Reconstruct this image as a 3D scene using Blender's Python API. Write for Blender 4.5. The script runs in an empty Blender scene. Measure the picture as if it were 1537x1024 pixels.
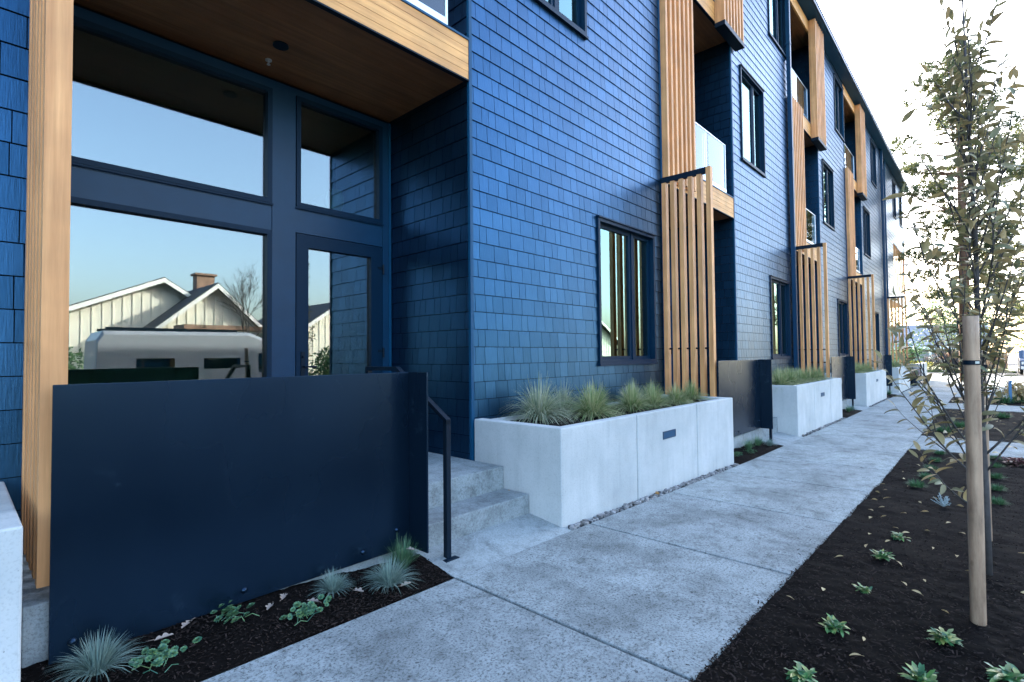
import bpy, math, random
from mathutils import Vector, Matrix, noise
C = bpy.context.scene.collection
R = random.Random(7)
CAM_Z = 1.5
PI = math.pi

# ------------------------------------------------------------------ materials
def mat(name):
    m = bpy.data.materials.new(name); m.use_nodes = True
    nt = m.node_tree; b = nt.nodes['Principled BSDF']
    return m, nt, b
def N(nt, t, **k):
    n = nt.nodes.new('ShaderNode' + t)
    for a, v in k.items():
        if a in n.inputs: n.inputs[a].default_value = v
        else: setattr(n, a, v)
    return n
def L(nt, a, b): nt.links.new(a, b)
def ramp(nt, fac, stops):
    r = N(nt, 'ValToRGB'); e = r.color_ramp.elements
    while len(e) < len(stops): e.new(0.5)
    for x, (p, c) in zip(e, stops): x.position = p; x.color = (*c, 1) if len(c) == 3 else c
    L(nt, fac, r.inputs[0]); return r
def coords(nt, scale=(1, 1, 1), kind='Object'):
    t = N(nt, 'TexCoord'); m = N(nt, 'Mapping'); m.inputs['Scale'].default_value = scale
    L(nt, t.outputs[kind], m.inputs[0]); return m.outputs[0]
def noise_tex(nt, vec, scale, detail=4, rough=.55):
    n = N(nt, 'TexNoise'); n.inputs['Scale'].default_value = scale; n.inputs['Detail'].default_value = detail
    n.inputs['Roughness'].default_value = rough; L(nt, vec, n.inputs['Vector']); return n.outputs['Fac']
def mix(nt, fac, a, b, mode='MIX'):
    m = N(nt, 'Mix', data_type='RGBA', blend_type=mode)
    for s, v in ((0, fac), (6, a), (7, b)):
        if isinstance(v, (int, float)): m.inputs[s].default_value = v
        elif isinstance(v, tuple): m.inputs[s].default_value = (*v, 1)
        else: L(nt, v, m.inputs[s])
    return m.outputs[2]
def bump(nt, b, h, strength, dist=.01):
    n = N(nt, 'Bump'); n.inputs['Strength'].default_value = strength; n.inputs['Distance'].default_value = dist
    L(nt, h, n.inputs['Height']); L(nt, n.outputs[0], b.inputs['Normal'])
def simple(name, col, rough=.5, metal=0, var=.0, spec=.5, scale=8):
    m, nt, b = mat(name); b.inputs['Roughness'].default_value = rough; b.inputs['Metallic'].default_value = metal
    b.inputs['Specular IOR Level'].default_value = spec
    b.inputs['Base Color'].default_value = (*col, 1)
    if var:
        v = noise_tex(nt, coords(nt), scale, 5)
        r = ramp(nt, v, [(.3, tuple(c*(1-var) for c in col)), (.7, tuple(min(1, c*(1+var)) for c in col))])
        L(nt, r.outputs[0], b.inputs['Base Color']); bump(nt, b, v, .15, .004)
    return m
def island(name, cols, rough=.55, spec=.5, sub=0, noise_scale=0, bumpamt=0):
    m, nt, b = mat(name); b.inputs['Roughness'].default_value = rough; b.inputs['Specular IOR Level'].default_value = spec
    g = N(nt, 'NewGeometry')
    k = len(cols); r = ramp(nt, g.outputs['Random Per Island'], [(i/max(1, k-1), c) for i, c in enumerate(cols)])
    col = r.outputs[0]
    if noise_scale:
        v = noise_tex(nt, coords(nt), noise_scale, 4)
        rr = ramp(nt, v, [(.25, (.72, .72, .72)), (.75, (1.2, 1.2, 1.2))])
        col = mix(nt, 1.0, col, rr.outputs[0], 'MULTIPLY')
        if bumpamt: bump(nt, b, v, bumpamt, .004)
    L(nt, col, b.inputs['Base Color'])
    return m
def leafy(name, cols, rough=.5, trans=.25):
    m, nt, b = mat(name); b.inputs['Roughness'].default_value = rough
    g = N(nt, 'NewGeometry'); k = len(cols)
    r = ramp(nt, g.outputs['Random Per Island'], [(i/max(1, k-1), c) for i, c in enumerate(cols)])
    L(nt, r.outputs[0], b.inputs['Base Color'])
    t = N(nt, 'BsdfTranslucent'); L(nt, r.outputs[0], t.inputs['Color'])
    mx = N(nt, 'MixShader'); mx.inputs[0].default_value = trans
    out = nt.nodes['Material Output']
    L(nt, b.outputs[0], mx.inputs[1]); L(nt, t.outputs[0], mx.inputs[2]); L(nt, mx.outputs[0], out.inputs['Surface'])
    return m

def make_shingle(name, k=1.0):
    m, nt, b = mat(name)
    g = N(nt, 'NewGeometry')
    r = ramp(nt, g.outputs['Random Per Island'], [(0, (.018*k, .066*k, .132*k)), (.5, (.021*k, .074*k, .148*k)), (1, (.025*k, .085*k, .168*k))])
    grain = noise_tex(nt, coords(nt, (60, 60, 3)), 2.2, 4)
    blot = noise_tex(nt, coords(nt), 1.3, 3)
    rr = ramp(nt, grain, [(.3, (.85, .85, .85)), (.7, (1.12, 1.12, 1.12))])
    c = mix(nt, 1.0, r.outputs[0], rr.outputs[0], 'MULTIPLY')
    b2 = ramp(nt, blot, [(.3, (.92, .93, .94)), (.7, (1.06, 1.05, 1.04))])
    c = mix(nt, 1.0, c, b2.outputs[0], 'MULTIPLY')
    L(nt, c, b.inputs['Base Color'])
    ro = N(nt, 'MapRange'); L(nt, grain, ro.inputs[0]); ro.inputs[3].default_value = .30; ro.inputs[4].default_value = .42
    L(nt, ro.outputs[0], b.inputs['Roughness']); b.inputs['Specular IOR Level'].default_value = .5; b.inputs['Metallic'].default_value = .94
    bump(nt, b, grain, .25, .004)
    return m
def make_wood(name, along, dark, light, board=None, rough=.55, rough_look=0):
    """along: axis index the grain runs; board=(axis, width) draws board joints"""
    m, nt, b = mat(name)
    s = [26, 26, 26]; s[along] = 1.1
    g = noise_tex(nt, coords(nt, tuple(s)), 1.0, 6, .62)
    lo = noise_tex(nt, coords(nt), 2.5, 3)
    r = ramp(nt, g, [(.28, dark), (.52, tuple((a+c)/2 for a, c in zip(dark, light))), (.75, light)])
    r2 = ramp(nt, lo, [(.3, (.82, .82, .82)), (.7, (1.12, 1.1, 1.08))])
    col = mix(nt, 1.0, r.outputs[0], r2.outputs[0], 'MULTIPLY')
    if rough_look:
        vo = N(nt, 'TexVoronoi'); vo.inputs['Scale'].default_value = 7; mp = coords(nt, (1.6, 1.6, 1)); L(nt, mp, vo.inputs['Vector'])
        kn = ramp(nt, vo.outputs['Distance'], [(.06, (.35, .28, .24)), (.16, (1, 1, 1))]).outputs[0]
        col = mix(nt, .75, col, kn, 'MULTIPLY')
        fl = noise_tex(nt, coords(nt, (9, 9, 2.2)), 2.0, 6, .7); fr_ = ramp(nt, fl, [(.32, (.55, .52, .5)), (.55, (1, 1, 1)), (.75, (1.25, 1.22, 1.2))]).outputs[0]
        col = mix(nt, .9, col, fr_, 'MULTIPLY')
    geo = N(nt, 'NewGeometry')
    r3 = ramp(nt, geo.outputs['Random Per Island'], [(0, (.9, .88, .86)), (1, (1.06, 1.06, 1.06))])
    col = mix(nt, 1.0, col, r3.outputs[0], 'MULTIPLY')
    L(nt, col, b.inputs['Base Color']); b.inputs['Roughness'].default_value = rough
    b.inputs['Specular IOR Level'].default_value = .35
    bump(nt, b, g, .3, .004)
    return m
def make_concrete(name, base, speck=.5, stain=.35, big=1.0):
    m, nt, b = mat(name); v = coords(nt)
    lo = noise_tex(nt, v, 1.6*big, 6, .6); mid = noise_tex(nt, v, 9, 6, .65); hi = noise_tex(nt, v, 75, 5, .8)
    col = ramp(nt, lo, [(.28, tuple(c*(1-stain) for c in base)), (.5, base), (.75, tuple(min(1, c*(1+stain*.6)) for c in base))]).outputs[0]
    m2 = ramp(nt, mid, [(.3, (.66, .66, .66)), (.5, (1, 1, 1)), (.7, (1.1, 1.1, 1.1))]).outputs[0]
    col = mix(nt, 1.0, col, m2, 'MULTIPLY')
    if speck:
        s = ramp(nt, hi, [(.38, (1-speck, 1-speck, 1-speck)), (.5, (1, 1, 1)), (.66, (1.12, 1.12, 1.12))]).outputs[0]
        col = mix(nt, 1.0, col, s, 'MULTIPLY')
        fk = noise_tex(nt, v, 24, 2, .5); fr2 = ramp(nt, fk, [(.255, (.30, .30, .30)), (.30, (1, 1, 1))]).outputs[0]
        col = mix(nt, min(1, speck*1.4), col, fr2, 'MULTIPLY')
        patch = noise_tex(nt, v, 5.5, 9, .82)
        p = ramp(nt, patch, [(.34, (.42, .41, .40)), (.46, (1, 1, 1))]).outputs[0]
        col = mix(nt, .8*min(1, speck*2), col, p, 'MULTIPLY')
    gi = N(nt, 'NewGeometry'); ri = ramp(nt, gi.outputs['Random Per Island'], [(0, (.86, .86, .87)), (1, (1.08, 1.08, 1.06))]).outputs[0]
    col = mix(nt, 1.0, col, ri, 'MULTIPLY')
    L(nt, col, b.inputs['Base Color']); b.inputs['Roughness'].default_value = .85
    b.inputs['Specular IOR Level'].default_value = .3
    hh = mix(nt, .5, mid, hi); bump(nt, b, hh, .35, .006)
    return m
def make_planter_concrete():
    m, nt, b = mat('planter_concrete'); v = coords(nt)
    lo = noise_tex(nt, v, 1.3, 5, .6)
    st = noise_tex(nt, coords(nt, (7, 7, .9)), 1.6, 5, .6)
    hi = noise_tex(nt, v, 90, 3, .6)
    vo = N(nt, 'TexVoronoi'); vo.inputs['Scale'].default_value = 26; L(nt, v, vo.inputs['Vector'])
    col = ramp(nt, lo, [(.3, (.34, .36, .352)), (.6, (.45, .465, .452)), (.8, (.52, .53, .515))]).outputs[0]
    c2 = ramp(nt, st, [(.28, (.74, .75, .76)), (.5, (1, 1, 1)), (.75, (1.06, 1.06, 1.05))]).outputs[0]
    col = mix(nt, .45, col, c2, 'MULTIPLY')
    c3 = ramp(nt, hi, [(.33, (.82, .82, .82)), (.48, (1, 1, 1))]).outputs[0]
    col = mix(nt, .8, col, c3, 'MULTIPLY')
    c4 = ramp(nt, vo.outputs['Distance'], [(.05, (.5, .5, .5)), (.085, (1, 1, 1))]).outputs[0]
    nz = noise_tex(nt, v, 2.1, 2)
    msk = ramp(nt, nz, [(.46, (0, 0, 0)), (.54, (1, 1, 1))]).outputs[0]
    col = mix(nt, msk, col, mix(nt, 1.0, col, c4, 'MULTIPLY'))
    L(nt, col, b.inputs['Base Color']); b.inputs['Roughness'].default_value = .8; b.inputs['Specular IOR Level'].default_value = .35
    bump(nt, b, mix(nt, .5, st, hi), .25, .005)
    return m
def make_steel():
    m, nt, b = mat('black_steel'); v = coords(nt)
    lo = noise_tex(nt, coords(nt, (1, 1, .6)), 1.1, 4, .5)
    sc = noise_tex(nt, coords(nt, (1, 1, 1)), 6, 7, .75)
    col = ramp(nt, lo, [(.3, (.007, .021, .042)), (.7, (.010, .028, .053))]).outputs[0]
    sm = ramp(nt, sc, [(.60, (0, 0, 0)), (.74, (1, 1, 1))]).outputs[0]
    col = mix(nt, sm, col, (.03, .06, .095))
    L(nt, col, b.inputs['Base Color'])
    ro = N(nt, 'MapRange'); L(nt, lo, ro.inputs[0]); ro.inputs[1].default_value = .3; ro.inputs[2].default_value = .7
    ro.inputs[3].default_value = .22; ro.inputs[4].default_value = .34
    L(nt, ro.outputs[0], b.inputs['Roughness']); b.inputs['Metallic'].default_value = .75; b.inputs['Specular IOR Level'].default_value = .38
    bump(nt, b, lo, .05, .01)
    return m
def make_glass(name, refl, tint, gcol=(.95, .97, 1)):
    m, nt, b = mat(name); nt.nodes.remove(b)
    gl = N(nt, 'BsdfGlossy'); gl.inputs['Roughness'].default_value = 0.0; gl.inputs['Color'].default_value = (*gcol, 1)
    tr = N(nt, 'BsdfTransparent'); tr.inputs['Color'].default_value = (*tint, 1)
    fr = N(nt, 'Fresnel'); fr.inputs['IOR'].default_value = 1.5
    mr = N(nt, 'MapRange'); L(nt, fr.outputs[0], mr.inputs[0]); mr.inputs[1].default_value = .04; mr.inputs[2].default_value = 1
    mr.inputs[3].default_value = refl; mr.inputs[4].default_value = 1
    mx = N(nt, 'MixShader'); L(nt, mr.outputs[0], mx.inputs[0]); L(nt, tr.outputs[0], mx.inputs[1]); L(nt, gl.outputs[0], mx.inputs[2])
    wv = noise_tex(nt, coords(nt), .9, 1); bp = N(nt, 'Bump'); bp.inputs['Strength'].default_value = .012; bp.inputs['Distance'].default_value = .05
    L(nt, wv, bp.inputs['Height']); L(nt, bp.outputs[0], gl.inputs['Normal'])
    L(nt, mx.outputs[0], nt.nodes['Material Output'].inputs['Surface'])
    return m

M = {}
M['shingle'] = make_shingle('navy_shingle')
M['backing'] = simple('dark_wall_backing', (.002, .004, .008), .95, spec=.05)
M['trim'] = simple('navy_trim', (.002, .050, .11), .5, spec=.2, var=.12, scale=3)
M['frame'] = simple('dark_navy_frame', (.0015, .030, .070), .40, spec=.28, var=.1, scale=3)
M['sash'] = simple('dark_sash', (.0005, .015, .036), .45, spec=.14)
M['black'] = simple('black_metal', (.002, .009, .018), .45, var=.15, spec=.15)
M['steel'] = make_steel()
M['slat'] = make_wood('cedar_slat', 2, (.45, .195, .07), (.74, .38, .155))
M['board'] = make_wood('cedar_board', 0, (.50, .23, .07), (.76, .40, .135))
M['soffit'] = make_wood('shaded_cedar_soffit', 0, (.15, .056, .019), (.25, .108, .042))  # same cedar, darkened so the shade under the balconies is in the colour
M['concrete'] = make_planter_concrete()
M['walk'] = make_concrete('sidewalk_concrete', (.262, .292, .288), .72, .42)
M['walk_dim'] = make_concrete('step_concrete', (.262, .292, .292), .36, .3)
M['joint'] = simple('joint_filler', (.006, .006, .007), .95, spec=.1)
M['mulch'] = simple('dark_mulch', (.0030, .0022, .0019), .95, var=.6, scale=70, spec=.08)
M['chips'] = island('mulch_chip', [(.003, .0025, .0022), (.010, .0075, .0065), (.042, .029, .024), (.006, .005, .0045), (.022, .014, .011)], .9, .1)
M['soil'] = simple('planter_soil', (.006, .0045, .004), .95, var=.5, scale=60, spec=.1)
M['pebble'] = island('pebble', [(.05, .055, .06), (.14, .14, .14), (.28, .28, .28), (.09, .08, .07)], .8)
M['glass'] = make_glass('window_glass', .15, (.50, .66, .60))
M['glass_green'] = make_glass('green_tinted_glass', .22, (.42, .62, .56), (.62, .94, .90))
M['glass_clear'] = make_glass('railing_glass', .09, (.72, .84, .90), (.85, .93, 1))
M['alu'] = simple('pale_aluminium', (.62, .65, .68), .35, .7)
M['curtain'] = simple('pale_curtain', (.55, .60, .58), .9, var=.1)
M['room'] = simple('interior_wall', (.20, .22, .21), .9)
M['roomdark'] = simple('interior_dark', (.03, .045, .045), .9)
M['ceil'] = simple('interior_ceiling', (.35, .38, .36), .9)
M['cab'] = simple('interior_cabinet', (.16, .15, .12), .6)
M['white'] = simple('white_paint', (.78, .78, .76), .5)
M['fescue'] = leafy('blue_fescue', [(.07, .13, .12), (.16, .25, .22), (.30, .38, .31), (.12, .20, .18)], .5, .2)
M['fescue_green'] = leafy('green_fescue', [(.03, .10, .05), (.08, .19, .09), (.18, .27, .13)], .5, .2)
M['grass'] = leafy('planter_grass', [(.06, .13, .035), (.20, .29, .09), (.52, .48, .27), (.34, .36, .17), (.10, .18, .05)], .55, .3)
M['grass_pale'] = leafy('pale_planter_grass', [(.10, .16, .10), (.34, .38, .26), (.56, .53, .38), (.18, .25, .10), (.42, .44, .33)], .55, .3)
M['lawn'] = leafy('low_green_grass', [(.02, .07, .025), (.04, .12, .04), (.07, .16, .06)], .6, .2)
M['rosette'] = leafy('green_leaf', [(.02, .09, .035), (.045, .16, .05), (.12, .24, .06), (.03, .11, .06), (.28, .30, .08), (.03, .12, .05)], .35, .15)
M['sedum'] = leafy('sedum_leaf', [(.03, .11, .07), (.06, .17, .09), (.16, .26, .09), (.08, .18, .12)], .5, .15)
M['silver'] = leafy('silver_leaf', [(.30, .40, .42), (.48, .56, .58)], .7, .15)
M['dryleaf'] = leafy('dry_leaf', [(.34, .24, .10), (.46, .35, .17), (.24, .15, .06)], .6, .2)
M['paleleaf'] = leafy('pale_dead_leaf', [(.45, .38, .32), (.30, .22, .17)], .6, .2)
M['tanleaf'] = leafy('tan_leaf', [(.42, .23, .07), (.36, .2, .07)], .6, .2)
M['treeleaf'] = leafy('hornbeam_leaf', [(.18, .18, .085), (.34, .25, .11), (.22, .22, .10), (.42, .30, .14), (.16, .18, .10), (.30, .22, .10)], .45, .3)
M['bark'] = simple('young_bark', (.055, .048, .045), .8, var=.35, scale=20)
M['pinebark'] = simple('pine_bark', (.16, .085, .05), .9, var=.3, scale=6)
M['needle'] = leafy('pine_needle', [(.05, .075, .03), (.10, .12, .04), (.16, .15, .05), (.04, .07, .04)], .6, .3)
M['stake'] = make_wood('stake_wood', 2, (.26, .16, .10), (.50, .35, .23), rough_look=1)
M['asphalt'] = make_concrete('asphalt', (.055, .056, .058), .2, .2)
M['ground'] = simple('dry_ground', (.10, .10, .055), .95, var=.35, scale=.8)
M['verge'] = simple('grass_verge', (.09, .12, .035), .95, var=.4, scale=2)

# ------------------------------------------------------------------ mesh helper
class MB:
    def __init__(s): s.v = []; s.f = []
    def face(s, *p):
        n = len(s.v); s.v += [tuple(q) for q in p]; s.f.append(tuple(range(n, n+len(p)))); return s
    def hexa(s, p):
        n = len(s.v); s.v += [tuple(q) for q in p]
        for f in ((0, 3, 2, 1), (4, 5, 6, 7), (0, 1, 5, 4), (1, 2, 6, 5), (2, 3, 7, 6), (3, 0, 4, 7)): s.f.append(tuple(n+i for i in f))
        return s
    def box(s, x0, y0, z0, x1, y1, z1):
        return s.hexa([(x0, y0, z0), (x1, y0, z0), (x1, y1, z0), (x0, y1, z0), (x0, y0, z1), (x1, y0, z1), (x1, y1, z1), (x0, y1, z1)])
    def tube(s, pts, rad, n=6, cap=True):
        pts = [Vector(p) for p in pts]; rings = []
        if not hasattr(rad, '__len__'): rad = [rad]*len(pts)
        for i, p in enumerate(pts):
            d = (pts[min(i+1, len(pts)-1)]-pts[max(i-1, 0)])
            d = d.normalized() if d.length > 1e-9 else Vector((0, 0, 1))
            a = d.cross(Vector((0, 0, 1)) if abs(d.z) < .95 else Vector((1, 0, 0))).normalized(); b = d.cross(a)
            b0 = len(s.v)
            for k in range(n):
                t = 2*PI*k/n; s.v.append(tuple(p+(a*math.cos(t)+b*math.sin(t))*rad[i]))
            rings.append(b0)
        for a, b in zip(rings, rings[1:]):
            for k in range(n): s.f.append((a+k, a+(k+1) % n, b+(k+1) % n, b+k))
        if cap:
            s.f.append(tuple(rings[0]+k for k in range(n))[::-1]); s.f.append(tuple(rings[-1]+k for k in range(n)))
        return s
    def lathe(s, prof, c=(0, 0, 0), n=16):
        r0 = len(s.v)
        for r, z in prof:
            for k in range(n): s.v.append((c[0]+r*math.cos(2*PI*k/n), c[1]+r*math.sin(2*PI*k/n), c[2]+z))
        for i in range(len(prof)-1):
            for k in range(n):
                a = r0+i*n+k; b = r0+i*n+(k+1) % n; s.f.append((a, b, b+n, a+n))
        s.f.append(tuple(r0+k for k in range(n))[::-1]); s.f.append(tuple(r0+(len(prof)-1)*n+k for k in range(n)))
        return s
    def strip(s, pts, widths, side):
        """ribbon along pts, width along vector side"""
        side = Vector(side); n = len(s.v)
        for p, w in zip(pts, widths):
            p = Vector(p); s.v.append(tuple(p-side*w)); s.v.append(tuple(p+side*w))
        for i in range(len(pts)-1): s.f.append((n+2*i, n+2*i+1, n+2*i+3, n+2*i+2))
        return s
    def build(s, name, m, parent=None, origin=None, smooth=False, bevel=0, recalc=False):
        o0 = Vector((0, 0, 0))
        if origin is not None: o0 = Vector(origin)
        elif parent is not None: o0 = Vector(parent['w'])
        me = bpy.data.meshes.new(name)
        me.from_pydata([(v[0]-o0[0], v[1]-o0[1], v[2]-o0[2]) for v in s.v], [], s.f)
        if smooth: me.polygons.foreach_set('use_smooth', [True]*len(me.polygons))
        me.materials.append(m); me.update()
        o = bpy.data.objects.new(name, me); C.objects.link(o)
        if parent is not None: o.parent = parent; o['w'] = list(parent['w'])
        else: o.location = o0; o['w'] = list(o0)
        if bevel:
            b = o.modifiers.new('bevel', 'BEVEL'); b.width = bevel; b.segments = 2; b.limit_method = 'ANGLE'
        return o
def tag(o, label, cat, group=None, kind=None):
    o['label'] = label
    if kind: o['kind'] = kind
    else: o['category'] = cat
    if group: o['group'] = group
    return o
def thing(name, label, cat, loc, group=None):
    o = bpy.data.objects.new(name, None); C.objects.link(o); o.location = loc; o['w'] = list(loc)
    o.empty_display_size = .1
    return tag(o, label, cat, group)
def structure(o, label=None):
    o['kind'] = 'structure'
    if label: o['label'] = label
    return o
def kids(o): return [c for c in bpy.data.objects if c.parent == o]
def copy_tree(o, parent=None):
    c = o.copy(); C.objects.link(c)
    if parent is not None: c.parent = parent
    for k in list(o.children): copy_tree(k, c)
    return c
def dup(o, loc, label, rz=0, sc=1):
    c = copy_tree(o); c.location = loc; c.rotation_euler = (0, 0, rz); c.scale = (sc, sc, sc); c['label'] = label
    return c

# ------------------------------------------------------------------ ground profile
GP = [(-60, .16), (0, .10), (3.5, .055), (7.5, -.04), (15, -.08), (25, -.10), (45, -.12), (600, -.12)]
def g(x):
    for (a, za), (b, zb) in zip(GP, GP[1:]):
        if x <= b: return za+(zb-za)*(x-a)/(b-a)
    return GP[-1][1]
def bed(x, y):
    if y < 2.57: return g(x)-.006
    lx = x-max([o for o in (0, 7.27, 14.6, 21.85) if o <= x+.2]+[0])
    t = min(1, max(0, (y-2.575)/.36)); return g(x)-.006+t*(.15 if lx < 1 else max(.07, .15-.07*(lx-1)))*(1 if x < 3 else .6)
def sheet(name, x0, x1, y0, y1, dz, m, step=1.0):
    b = MB(); n = max(1, int((x1-x0)/step))
    xs = [x0+(x1-x0)*i/n for i in range(n+1)]
    for a, c in zip(xs, xs[1:]):
        b.face((a, y0, g(a)+dz), (c, y0, g(c)+dz), (c, y1, g(c)+dz), (a, y1, g(a)+dz))
    return b.build(name, m)

gb = MB(); gb.face((-200, -260, -.42), (600, -260, -.42), (600, 260, -.42), (-200, 260, -.42))
structure(gb.build('ground', M['ground']))
structure(sheet('road', -60, 300, -10.6, -1.62, -.17, M['asphalt'], 3))
cr = MB(); cr.face((46, -1.6, -.285), (58, -1.6, -.285), (58, 120, -.285), (46, 120, -.285)); structure(cr.build('cross_road', M['asphalt']))
kb = MB()
for i in range(-12, 44):
    a, c = i+.0, i+1.0
    kb.hexa([(a, -1.62, g(a)-.4), (c, -1.62, g(c)-.4), (c, -1.45, g(c)-.4), (a, -1.45, g(a)-.4), (a, -1.62, g(a)-.02), (c, -1.62, g(c)-.02), (c, -1.45, g(c)-.02), (a, -1.45, g(a)-.02)])
structure(kb.build('kerb', M['walk']))
fv = MB().box(-60, -14.5, -.4, 120, -10.6, .0); structure(fv.build('grass_verge', M['verge']))
fv2 = MB().box(58, -1.5, -.4, 110, 60, -.12); structure(fv2.build('grass_verge', M['verge']))

def slabs(name, spans, y0, y1, m, dz=0, gap=.022, thick=.12):
    b = MB()
    for a, c in spans:
        a += gap/2; c -= gap/2; k = max(1, int((c-a)/1.6))
        for i in range(k):
            p, q = a+(c-a)*i/k, a+(c-a)*(i+1)/k
            b.hexa([(p, y0, g(p)+dz-thick), (q, y0, g(q)+dz-thick), (q, y1, g(q)+dz-thick), (p, y1, g(p)+dz-thick), (p, y0, g(p)+dz), (q, y0, g(q)+dz), (q, y1, g(q)+dz), (p, y1, g(p)+dz)])
    return b.build(name, m)
js = [2.22+1.523*i for i in range(-6, 24)]
sw = slabs('sidewalk', list(zip(js, js[1:])), .99, 2.57, M['walk']); structure(sw)
bv = sw.modifiers.new('bevel', 'BEVEL'); bv.width = .006; bv.segments = 2; bv.limit_method = 'ANGLE'
structure(sheet('walk_joint', js[0], js[-1], 1.0, 2.56, -.03, M['joint']))
structure(slabs('crossing_path', [(10.55, 12.35), (18.9, 21.0)], -1.45, .98, M['walk'], dz=-.004))
structure(slabs('corner_pavement', [(24, 46)], -1.45, .975, M['walk'], dz=-.008))
structure(slabs('corner_pavement', [(js[-1]+.02, 46)], .99, 2.57, M['walk'], dz=-.004))
pp = MB().box(37.1, 2.6, -.5, 46, 14, -.13); structure(pp.build('corner_ground', M['walk']))

def mulch(name, x0, x1, y0, y1, dz, res, amp=.016):
    b = MB(); nx = max(2, int((x1-x0)/res)); ny = max(2, int((y1-y0)/res))
    for i in range(nx+1):
        for j in range(ny+1):
            x = x0+(x1-x0)*i/nx; y = y0+(y1-y0)*j/ny
            h = noise.noise((x*2.2, y*2.2, 1))*amp*1.2+noise.noise((x*9, y*9, 3))*amp*.7+noise.noise((x*31, y*31, 5))*amp*.55
            b.v.append((x, y, (bed(x, y) if y > 2.5 else g(x)+dz)+h))
    for i in range(nx):
        for j in range(ny):
            a = i*(ny+1)+j; b.f.append((a, a+ny+1, a+ny+2, a+1))
    o = b.build(name, M['mulch'], smooth=True); structure(o); return o
mulch('mulch_bed', -1.4, 4.6, -1.45, .992, -.008, .022)
mulch('mulch_bed', 4.6, 10.53, -1.45, .992, -.008, .045)
mulch('mulch_bed', 12.36, 18.88, -1.45, .992, -.005, .08)
mulch('mulch_bed', 21.02, 23.98, -1.45, .992, -.005, .1)

OFF = [0, 7.27, 14.6, 21.85]
for k, O in enumerate(OFF):
    x0 = .15 if k == 0 else 3.95+OFF[k-1]+3.46
    mulch('mulch_bed', x0, 2.215+O, 2.575, 2.94, -.006, .022 if k == 0 else .05)

def chips(name, spec, label):
    b = MB()
    for (x0, x1, y0, y1, n, dz, near) in spec:
        for _ in range(n):
            t = R.random()**(1.6 if near else 1)
            x = x0+(x1-x0)*t; y = R.uniform(y0, y1); a = R.uniform(0, PI)
            l = R.uniform(.003, .012)*(1 if R.random() < .93 else 1.9); w = R.uniform(.0015, .0038)
            d = Vector((math.cos(a), math.sin(a), R.uniform(-.5, .5))).normalized(); s = d.cross(Vector((R.uniform(-.5, .5), R.uniform(-.5, .5), 1))).normalized()
            p = Vector((x, y, (bed(x, y) if y > 2.5 else g(x)+dz)+R.uniform(-.004, .014)))
            b.face(p-d*l-s*w, p+d*l-s*w, p+d*l+s*w, p-d*l+s*w)
    o = b.build(name, M['chips']); o['kind'] = 'stuff'; o['label'] = label; return o
chips('mulch_chips', [(1.9, 10.5, -1.4, 1.0, 42000, -.004, True), (.2, 2.2, 2.58, 2.92, 6000, 0, False),
                      (2.0, 10.5, .975, .996, 900, -.004, True), (2.0, 10.5, 1.0, 1.2, 90, 0.001, True), (7.45, 9.45, 2.58, 2.92, 1500, 0, False), (12.4, 18.8, -1.0, 1, 2500, 0, False)], 'shredded dark bark mulch over the planting beds')

# gravel strips in front of planters
b = MB()
for k, O in enumerate(OFF[:3]):
    for _ in range(420 if k == 0 else 160):
        x = R.uniform(3.5, 7.42)+O; y = R.uniform(2.578, 2.65); r = R.uniform(.006, .02)
        c = Vector((x, y, g(x)-.012+R.uniform(0, .02)))
        pts = [c+Vector((R.uniform(.6, 1.2)*r*sx, R.uniform(.6, 1.1)*r*sy, R.uniform(.4, .8)*r*sz)) for sz in (-1, 1) for sx, sy in ((-1, -1), (1, -1), (1, 1), (-1, 1))]
        b.hexa(pts)
o = b.build('gravel', M['pebble']); o['kind'] = 'stuff'; o['label'] = 'grey gravel strip along the foot of the concrete planters'
structure(sheet('gravel_bed', 3.47, 30, 2.572, 2.66, -.02, M['joint']))

# ------------------------------------------------------------------ apartment building
BY = 3.75; DY = 5.139
B = thing('apartment_building', 'long three storey navy shingled building with cedar balconies', 'building', (0, BY, 0))
Z = lambda z: z+CAM_Z
FL, S2, T2, S3, T3, HB, RT = .485, Z(2.75), Z(3.15), Z(6.42), Z(6.82), Z(9.62), Z(10.0)
XL, XR = -11.0, 40.0
REC = [(.30+O, 3.46+O) for O in OFF]
REC4 = (31.05, 32.6)
OPEN = []
for a, c in REC: OPEN.append((a, c, -1, RT+.1))
OPEN.append((REC4[0], REC4[1], -1, RT+.1))
OPEN.append((33.0, 40.1, -1, S2)); OPEN.append((35.0, 40.1, Z(3.55), Z(6.0)))
WIN = []   # x0,x1,z0,z1,curtain
for k, O in enumerate([-7.27]+OFF):
    r = 3.46+O
    WIN.append((r+2.25, r+3.80, Z(-.115), Z(1.81), 'g'))
    WIN.append((r+.52, r+2.05, Z(4.12), Z(6.12), 'm'))
    WIN.append((r+2.62, r+4.12, Z(7.78), Z(9.72), 'u'))
WIN[-3:] = []; r = 3.46+OFF[3]
WIN += [(r+2.25, r+3.80, Z(-.115), Z(1.81), 'g'), (r+.52, r+2.05, Z(4.12), Z(6.12), 'm'), (r+2.9, r+4.3, Z(7.78), Z(9.72), 'u'),
        (35.4, 36.6, Z(7.6), Z(9.6), 'u'), (38.3, 39.3, Z(7.6), Z(9.6), 'u')]
for w in WIN: OPEN.append((w[0]-.005, w[1]+.005, w[2]-.005, w[3]+.005))

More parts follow.
